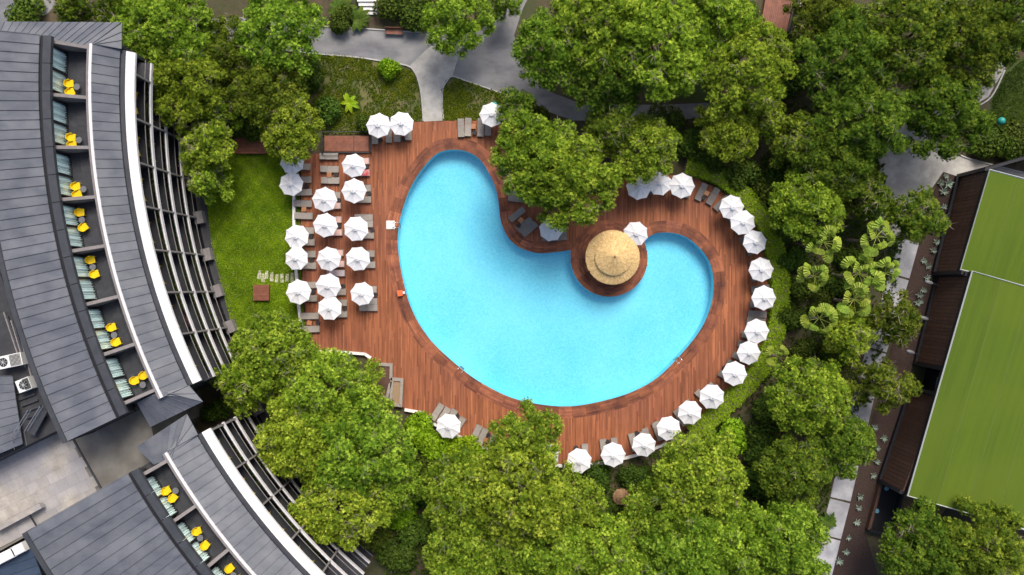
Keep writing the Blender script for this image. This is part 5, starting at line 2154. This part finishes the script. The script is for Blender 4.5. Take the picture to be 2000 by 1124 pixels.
SHRUBS = [
    (835, 905, 40, 0, 'large dark shrub between the left grove and the bottom pines'), (850, 870, 34, 1, 'leafy green shrub below the lone lower-left parasol'),
    (815, 840, 36, 1, 'leafy green shrub below the low white wall, beside the stone planters'), (905, 880, 34, 1, 'leafy green shrub right of the lone lower-left parasol'),
    (945, 900, 26, 1, 'small green shrub by the white wall left of the deck-edge pine'), (830, 960, 36, 0, 'dark shrub deep between the left grove and the bottom pines'),
    (815, 1040, 42, 0, 'dark shrub at the bottom edge beside the lower wing'), (1165, 935, 34, 0, 'dark shrub just below the left bottom-edge parasol'),
    (1235, 925, 34, 0, 'dark shrub above the thatched parasols'), (1190, 1000, 36, 0, 'dark shrub left of the thatched parasols'),
    (1255, 1045, 36, 0, 'dark shrub below the thatched parasols'), (1480, 870, 44, 0, 'dark shrub in the hollow outside the hedge\'s lower end'),
    (1430, 860, 36, 1, 'green shrub close to the hedge\'s lower end'), (1500, 800, 34, 0, 'dark shrub between hedge and the round bright pine'),
    (1470, 940, 40, 0, 'dark shrub between the large arc pine and the lower right pine'), (1545, 505, 32, 0, 'dark shrub left of the upper fan palm'),
    (1560, 690, 34, 0, 'dark shrub below the lowest fan palm, by the hedge'), (1570, 560, 32, 0, 'dark shrub between the hedge and the middle fan palms'),
    (1640, 560, 36, 0, 'dark shrub among the fan palms, centre'), (1630, 690, 36, 0, 'dark shrub below the fan palms'),
    (1660, 500, 34, 0, 'dark shrub among the fan palms, upper'), (1690, 620, 32, 0, 'dark shrub right of the fan palms'),
    (1545, 620, 30, 0, 'dark shrub left of the lower fan palm'), (1380, 310, 38, 0, 'dark shrub outside the upper hedge, left one'),
    (1440, 335, 40, 0, 'dark shrub outside the upper hedge, middle one'), (1500, 380, 38, 0, 'dark shrub outside the upper hedge, right one'),
    (1530, 440, 36, 0, 'dark shrub outside the hedge left of the pine by the palms'), (1350, 280, 36, 0, 'dark shrub right of the yellow-green deck-edge pine'),
    (1520, 340, 36, 0, 'dark shrub between the small shaded pine and the hedge'), (1545, 165, 36, 0, 'dark shrub in the gap below the small red terrace'),
    (1560, 90, 32, 0, 'dark shrub right of the small red terrace'), (1960, 290, 40, 0, 'dark shrub above the turf roof, left one'),
    (1990, 265, 40, 0, 'dark shrub at the right edge above the turf roof'), (1925, 280, 34, 0, 'dark shrub beside the plaza kerb at right'),
    (800, 20, 42, 0, 'dark shrub behind the bench at the top'), (765, 8, 36, 0, 'dark shrub right of the white steps at the top'),
    (660, 40, 30, 0, 'dark shrub left of the white steps'), (850, 15, 34, 0, 'dark shrub left of the pine hanging over the road'),
    (480, 250, 38, 0, 'dark shrub above the half-hidden wooden platform'), (455, 170, 40, 0, 'dark shrub between the wing-side pines and the garden bed'),
    (600, 150, 36, 0, 'dark shrub at the left end of the garden bed'), (640, 215, 30, 0, 'dark shrub above the framed wooden box'),
    (715, 245, 20, 0, 'small dark shrub left of the top-edge parasol pair'), (760, 135, 22, 1, 'green shrub at the garden bed kerb under the road'),
    (1050, 240, 40, 0, 'dark shrub under the bright pair, upper side'), (1300, 235, 40, 0, 'dark shrub at the end of the shaded road'),
    (1510, 1000, 36, 0, 'dark shrub between the two bottom right pines'), (1600, 590, 28, 0, 'dark shrub between the lower fan palms'),
    (775, 1095, 44, 0, 'dark shrub in the bottom corner between the lower wing and the pines'), (735, 1050, 34, 0, 'dark shrub against the lower wing below the left grove'),
    (790, 1010, 34, 1, 'green shrub below the flank of the left grove'),
    (420, 800, 30, 0, 'dark shrub in the gap between the hotel wings'), (60, 25, 40, 0, 'dark shrub beside the road in the top left corner'),
]
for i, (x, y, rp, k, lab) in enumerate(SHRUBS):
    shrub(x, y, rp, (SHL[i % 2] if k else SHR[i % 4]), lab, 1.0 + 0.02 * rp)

# hedge along the right arc of the deck
HIN = [(1340, 322), (1385, 335), (1430, 362), (1470, 402), (1500, 450), (1518, 510), (1524, 575), (1516, 640), (1496, 700), (1462, 748), (1420, 790), (1378, 828), (1350, 848)]
HP = [Vector(p) for p in spline(pxs(HIN, 0.9), 6)]
r = np.random.default_rng(5)
PV, PN = [], []
hw_, hh = 0.95, 1.2
core = MB()
for a, b in zip(HP[:-1], HP[1:]):
    d = (b - a)
    L_ = d.length
    d = d / L_
    nn = Vector((-d.y, d.x))
    rr_ = [a - nn * (hw_ - .12), b - nn * (hw_ - .12), b + nn * (hw_ - .12), a + nn * (hw_ - .12)]
    core.hexa([(p.x - HP[0].x, p.y - HP[0].y, 0) for p in rr_], [(p.x - HP[0].x, p.y - HP[0].y, hh - .12) for p in rr_])
    nt_ = int(L_ * 620)
    u = r.uniform(0, L_, nt_)
    q = r.uniform(-1 - 0.6, 1 + 0.6, nt_)
    wob = 0.07 * np.sin((a.x + a.y) * 2.1 + u) + r.normal(0, 0.05, nt_)
    lat = np.clip(q, -1, 1) * (hw_ + wob)
    zz = np.where(np.abs(q) > 1, hh * (1 - (np.abs(q) - 1) / 0.6), hh + wob)
    PV.append(np.stack([a.x + d.x * u + nn.x * lat, a.y + d.y * u + nn.y * lat, zz], 1))
    sg = np.sign(q)
    sidev = np.abs(q) > 1
    PN.append(np.stack([np.where(sidev, nn.x * sg, 0), np.where(sidev, nn.y * sg, 0), np.where(sidev, 0.3, 1)], 1))
PV, PN = np.concatenate(PV), np.concatenate(PN)
PV[:, 0] -= HP[0].x
PV[:, 1] -= HP[0].y
hedge = thing('hedge', 'clipped green hedge curving along the right side of the deck', 'hedge', (HP[0].x, HP[0].y, 0))
V, T, tt = leaf_cloud(PV, PN, 0.095, r, flat=0.5)
place(np_mesh('foliage', V, T, tt, 'hedge_leaf'), 'foliage', hedge)
core.build('branches', 'bark', hedge)['kind'] = 'stuff'


# ground cover: grass in the lawn, weeds in the beds
def tufts(poly, dens, h, w, material, name, label, cat, seed, K=3, zbase=0.02, clump=0.0):
    r = np.random.default_rng(seed)
    A = np.array(poly)
    lo_, hi_ = A.min(0), A.max(0)
    n = int((hi_[0] - lo_[0]) * (hi_[1] - lo_[1]) * dens)
    X_, Y_ = r.uniform(lo_[0], hi_[0], n), r.uniform(lo_[1], hi_[1], n)
    ok = inside(poly, X_, Y_)
    pat = np.sin(X_ * 0.9 + 1.3 * np.sin(Y_ * 0.7)) + np.sin(Y_ * 1.1 + 1.7 * np.sin(X_ * 0.5 + 2))
    pat2 = np.sin(X_ * 3.1 + 2 * np.sin(Y_ * 2.3)) + np.sin(Y_ * 2.7 + np.sin(X_ * 3.7))
    if clump:
        ok &= (pat + pat2 * 0.8 + r.normal(0, 1.3, n)) > clump
    X_, Y_, pat, pat2 = X_[ok], Y_[ok], pat[ok], pat2[ok]
    n = len(X_)
    P = np.repeat(np.stack([X_, Y_, np.full(n, zbase)], 1), K, 0)
    m_ = n * K
    az = r.uniform(0, 2 * PI, m_)
    lean = r.uniform(0.3, 1.0, m_)
    L_ = h * r.uniform(0.5, 1.2, m_)
    tip = P + np.stack([np.cos(az) * lean * L_, np.sin(az) * lean * L_, L_ * np.sqrt(np.maximum(0.1, 1 - lean ** 2 * 0.8))], 1)
    sx = np.stack([-np.sin(az), np.cos(az), np.zeros(m_)], 1) * w
    mid = (P + tip) / 2 + np.array([0, 0, 0.25]) * L_[:, None]
    V = np.stack([P, mid + sx, tip, mid - sx], 1).reshape(-1, 3)
    i = np.arange(m_)[:, None] * 4
    T = np.concatenate([i + np.array([0, 1, 2]), i + np.array([0, 2, 3])])
    ti = np.clip(0.5 + 0.10 * np.repeat(pat, K) + 0.09 * np.repeat(pat2, K) + r.normal(0, 0.16, m_), 0, 1)
    o = place(np_mesh(name, V, T, np.repeat(ti, 4), material), name)
    tag(o, label, cat, kind='stuff')
    return o


tufts(LAWN, 190, 0.13, 0.030, 'grass_blade', 'grass', 'bright green lawn grass between the upper wing and the deck', 'grass', 1, K=4)
tufts(pxs(BED_PX), 85, 0.20, 0.045, 'weed_leaf', 'ground_cover', 'patchy dry weeds and low plants in the garden bed left of the path', 'ground cover', 2, K=5, clump=-0.5)
tufts(pxs(BED2_PX), 70, 0.22, 0.05, 'weed_leaf', 'ground_cover', 'low yellow-green plants in the garden bed right of the path', 'ground cover', 3, K=5, clump=-0.8)
tufts(pxs([(1964, 145), (2060, 65), (2060, 298), (1990, 278), (1928, 260), (1937, 197)]), 120, 0.12, 0.03, 'shrub_leaf', 'grass', 'dark lawn grass at the right edge above the turf roof', 'grass', 6, K=4)
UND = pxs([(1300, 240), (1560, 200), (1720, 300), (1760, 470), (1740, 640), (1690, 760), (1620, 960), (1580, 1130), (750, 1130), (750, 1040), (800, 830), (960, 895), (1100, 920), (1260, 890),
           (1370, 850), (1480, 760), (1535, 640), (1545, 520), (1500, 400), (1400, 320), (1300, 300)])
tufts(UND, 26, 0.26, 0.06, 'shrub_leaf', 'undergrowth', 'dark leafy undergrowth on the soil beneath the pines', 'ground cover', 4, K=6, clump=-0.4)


# fan palms: each frond a part
def frond_variant(seed):
    """petiole along +X, pleated fan blade at its end; unit metres"""
    r = random.Random(seed)
    mb = MB()
    L_ = 1.3
    pts = [(0, 0, 0), (L_ * 0.35, 0, 0.16), (L_ * 0.7, 0, 0.22), (L_, 0, 0.20)]
    mb.tube(pts, [0.035, 0.028, 0.022, 0.018], 5, t=0.95)
    nseg = 20
    Rb = 0.74
    prev = None
    hub = Vector((L_ - 0.02, 0, 0.20))
    for k in range(nseg + 1):
        a = math.radians(-112 + 224 * k / nseg)
        f = 1 - 0.12 * (abs(a) / 2.2) ** 2
        rr = Rb * f * (1.0 if k % 2 else 0.90) * r.uniform(0.94, 1.05)
        up = 0.045 if k % 2 else -0.02
        x, y = math.cos(a), math.sin(a)
        mid = hub + Vector((x * rr * 0.55 + 0.06, y * rr * 0.55, up + 0.03))
        end = hub + Vector((x * rr + 0.08, y * rr, up - 0.20 - 0.16 * abs(math.sin(a))))
        if prev:
            t = 0.35 + 0.25 * (k % 2) + r.uniform(-0.1, 0.1)
            mb.face([hub, prev[0], mid], t)
            mb.face([prev[0], prev[1], end, mid], t + 0.12)
        prev = (mid, end)
    return mb.mesh('frond', 'palm_leaf')


FR = [frond_variant(k) for k in range(4)]


def palm(x, y, nfr, h, s, label):
    nfr = max(8, nfr - 1)
    gx, gy = g(x, y, h)
    t = thing('fan_palm', label, 'palm tree', (gx, gy, 0), 0, 'fan palms right of the hedge')
    mb = MB()
    pts = [(0.1 * math.sin(k), 0.1 * math.cos(k * 1.3) - 0.1, h * k / 6) for k in range(6)] + [(0, 0, h)]
    mb.tube(pts, [0.22, 0.19, 0.17, 0.16, 0.16, 0.17, 0.12], 9)
    mb.build('trunk', 'bark', t)
    r = random.Random(int(x * 7 + y))
    for k in range(nfr):
        f = place(FR[k % 4], 'frond', t, (0, 0, h - 0.05 + 0.06 * (k % 3)))
        el = (0.9, 0.3, -0.3)[k % 3] + r.uniform(-0.3, 0.3)
        f.rotation_euler = (r.uniform(-0.7, 0.7), -el, k * 2.39996 + r.uniform(-0.5, 0.5))
        q = s * r.uniform(0.72, 1.12)
        f.scale = (q * r.uniform(0.75, 1.1), q, q)


for a in ((1607, 474, 13, 6.5, 1.15, 'fan palm at the upper left of the palm group'), (1712, 462, 13, 6.8, 1.15, 'fan palm at the upper right of the palm group'),
          (1590, 540, 11, 5.6, 1.1, 'fan palm at the left middle of the palm group, near the hedge'), (1676, 535, 13, 6.4, 1.15, 'fan palm in the middle of the palm group'),
          (1728, 535, 10, 6.0, 1.1, 'fan palm at the right of the palm group, over the slab path'), (1668, 585, 13, 6.2, 1.15, 'fan palm below the middle of the palm group'),
          (1600, 622, 11, 5.8, 1.1, 'fan palm at the lower left of the palm group'), (1518, 696, 9, 4.2, 0.9, 'lone low fan palm beside the hedge and the right parasols')):
    palm(*a)


# agaves in the planting strip
def agave_mesh(seed):
    r = random.Random(seed)
    mb = MB()
    for k in range(13):
        a = k * 2.39996
        el = 0.25 + 0.06 * k
        L_ = 0.52 * r.uniform(0.8, 1.1) * (1 - 0.02 * k)
        c, s = math.cos(a), math.sin(a)
        p1 = Vector((c * L_ * .45, s * L_ * .45, 0.06 + L_ * .45 * math.sin(el) + .05))
        p2 = Vector((c * L_ * math.cos(el), s * L_ * math.cos(el), 0.06 + L_ * math.sin(el)))
        w = Vector((-s, c, 0)) * 0.065
        t = r.uniform(0.2, 0.9)
        b0 = Vector((c * .04, s * .04, 0.03))
        mb.face([b0 - w * .6, p1 - w, p1 + Vector((0, 0, -.025)), b0], t)
        mb.face([b0, p1 + Vector((0, 0, -.025)), p1 + w, b0 + w * .6], t)
        mb.face([p1 - w, p2, p1 + Vector((0, 0, -.025))], t)
        mb.face([p1 + Vector((0, 0, -.025)), p2, p1 + w], t)
    return mb.mesh('agave', 'agave_leaf')


AGO = ORD + ['thirteenth', 'fourteenth', 'fifteenth', 'sixteenth', 'seventeenth', 'eighteenth', 'nineteenth', 'twentieth', 'twenty-first', 'twenty-second',
             'twenty-third', 'twenty-fourth', 'twenty-fifth']
AG = [agave_mesh(k) for k in range(3)]
for i, (x, y, s) in enumerate(((1846, 345, .8), (1850, 360, 1.5), (1836, 358, 1.1), (1842, 375, 1.3), (1842, 405, 1.0), (1828, 474, 1.0), (1822, 490, 1.0), (1803, 510, 1.0), (1812, 520, 1.0),
                               (1809, 543, 1.0), (1802, 567, 1.0), (1795, 577, 1.1), (1791, 592, 1.1), (1797, 590, .9), (1725, 855, 1.1), (1713, 875, .9), (1712, 902, 1.0), (1705, 928, 1.0),
                               (1708, 835, 1.0), (1678, 970, 1.1), (1676, 992, 1.0), (1672, 1020, 1.1), (1656, 1050, .9), (1652, 1078, 1.0), (1637, 1095, 1.2))):
    o = place(AG[i % 3], 'agave', None, g3(x, y, 0.018), random.uniform(0, 6))
    o.scale = (s, s, s)
    tag(o, f'pale agave rosette in the dark planting strip, {AGO[i]} counting down from the plaza', 'agave', 'agaves in the planting strip')
# broad-leaved plants: cycad-like clump by the white steps and banana-like plant in the bed


def leafy(x, y, n, L_, label, material, z=0.9, name='leafy_plant'):
    gx, gy = g(x, y, 0.6)
    t = thing(name, label, 'plant', (gx, gy, 0))
    r = random.Random(int(x))
    mb = MB()
    for k in range(5):
        mb.tube([(0.05 * math.cos(k * 1.3), 0.05 * math.sin(k * 1.3), 0), (0.08 * math.cos(k * 1.3), 0.08 * math.sin(k * 1.3), z * 0.6)], [0.05, 0.03], 6)
    mb.build('stem', 'bark', t)
    for k in range(n):
        mb = MB()
        a = k * 2.39996 + r.uniform(-.2, .2)
        c, s = math.cos(a), math.sin(a)
        N_ = 7
        prev = None
        LL = L_ * r.uniform(.75, 1.1)
        for j in range(N_ + 1):
            f = j / N_
            w = 0.19 * L_ * math.sin(PI * min(1, 0.12 + 0.88 * f)) ** 0.8
            p = Vector((c * LL * f, s * LL * f, z * 0.6 + 0.55 * L_ * f - 0.62 * L_ * f * f))
            q = Vector((-s, c, 0)) * w
            cur = (p - q + Vector((0, 0, .05 * w)), p - Vector((0, 0, .04)), p + q + Vector((0, 0, .05 * w)))
            if prev:
                mb.face([prev[0], cur[0], cur[1], prev[1]], .4 + .2 * (j % 2))
                mb.face([prev[1], cur[1], cur[2], prev[2]], .6 - .2 * (j % 2))
            prev = cur
        mb.build('leaf', material, t)


leafy(672, 22, 14, 1.9, 'dark palm-like plant left of the white steps at the top', 'shrub_leaf', 1.2)
leafy(700, 38, 12, 1.6, 'dark palm-like plant beside the road below the white steps', 'shrub_leaf', 1.0)
leafy(682, 200, 8, 1.2, 'broad-leaved green plant in the middle of the garden bed', 'grass_blade', .7)
leafy(1618, 1020, 9, 1.3, 'leafy palm-like plant spilling over the slab path at the lower right', 'shrub_leaf', .9)

# fallen branches in the bed
for i, (x0, y0, x1, y1) in enumerate(((650, 142, 700, 136), (752, 180, 758, 190), (780, 206, 800, 210), (643, 190, 652, 186))):
    mb = MB()
    a, b = Vector((*g(x0, y0), .06)), Vector((*g(x1, y1), .10))
    m_ = (a + b) / 2 + Vector((.15, .35, .05))
    mb.tube([Vector((0, 0, 0)), m_ - a, b - a], [.035, .03, .012], 5)
    mb.tube([m_ - a, m_ - a + Vector((.5, .3, .08))], [.02, .006], 4)
    o = mb.build('fallen_branch', 'twig', None, loc=a)
    tag(o, f"bare fallen branch lying in the garden bed, {('longest one, upper left', 'short one, upper right', 'forked one beside the path', 'short one at the left')[i]}", 'branch', 'fallen branches')

# ------------------------------------------------------------------ top edge: bench, white steps, globes, small red terrace
t = thing('park_bench', 'brown slatted bench with dark iron frame on the upper edge of the road', 'bench', (*g(770, 63, 0.4), 0.03), -0.03)
for k in range(5):
    mb = MB()
    mb.box((0, -0.22 + 0.11 * k, 0.45), (2.0, 0.09, 0.04))
    mb.build('slat', 'wood_box', t)
for k in range(3):
    mb = MB()
    mb.box((0, 0.30 + 0.03 * k, 0.58 + 0.13 * k), (2.0, 0.04, 0.10))
    mb.build('back_slat', 'wood_box', t)
for sx in (-0.95, 0.95):
    mb = MB()
    mb.box((sx, -.2, .22), (.06, .06, .44))
    mb.box((sx, .3, .45), (.06, .06, .9))
    mb.box((sx, .03, .62), (.07, .6, .05))
    mb.build('leg', 'dark_metal', t)
st_ = thing('garden_steps', 'white garden steps at the top edge among dark plants', 'steps', (*g(716, 8, 0.6), 0))
for k in range(5):
    mb = MB()
    mb.box((0.05 * k, 0.85 - 0.42 * k, 0.45 - 0.09 * k), (2.3 - 0.15 * k, 0.40, 0.9 - 0.18 * k))
    mb.build('step', 'white_wall', st_)
for i, (x, y, lab) in enumerate(((965, 207, 'turquoise globe lamp behind the parasol right of the path'), (1955, 237, 'turquoise globe lamp on the dark lawn at the right edge'),
                                 (1346, 160, 'turquoise globe lamp on the shaded lawn inside the top grove'))):
    t = thing('globe_lamp', lab, 'lamp', (*g(x, y, 0.9), 0), 0, 'turquoise globe lamps')
    mb = MB()
    mb.lathe([(0.02, .55)] + [(.42 * math.sin(PI * k / 10), .95 - .42 * math.cos(PI * k / 10)) for k in range(1, 10)] + [(0.0, 1.37)], 20)
    mb.build('globe', 'teal', t, smooth=True)
    mb = MB()
    mb.tube([(0, 0, 0), (0, 0, .58)], .05, 8)
    mb.lathe([(0, 0), (.2, 0), (.2, .04), (0, .05)], 12)
    mb.build('post', 'dark_metal', t)
rt_ = thing('red_terrace', 'small raised red wooden terrace with dark rail at the top edge', 'terrace', (*g(1520, 10, 0.6), 0))
RO = Vector(rt_.location)
for k in range(18):
    x0 = 1492 + 3.6 * k
    P = lpoly(rt_, [(x0 + 8, -30), (x0 + 11.3, -30), (x0 + 3.3 - 8, 62), (x0 - 8, 62)], 0.6)
    mb = MB()
    mb.prism(P, 0.0, 0.6)
    mb.build('plank', 'wood_box', rt_)
for a, b, z, w in (((1562, -10), (1545, 66), 1.5, 0.12), ((1556, -10), (1540, 62), 0.9, 0.2)):
    wallseg(rt_, 'rail', g(*a, z), g(*b, z), 0.0, z, w, 'dark_metal')
wallseg(rt_, 'handrail', g(1567, -10, 1.5), g(1550, 66, 1.5), 1.52, 1.6, 0.08, 'aluminium')
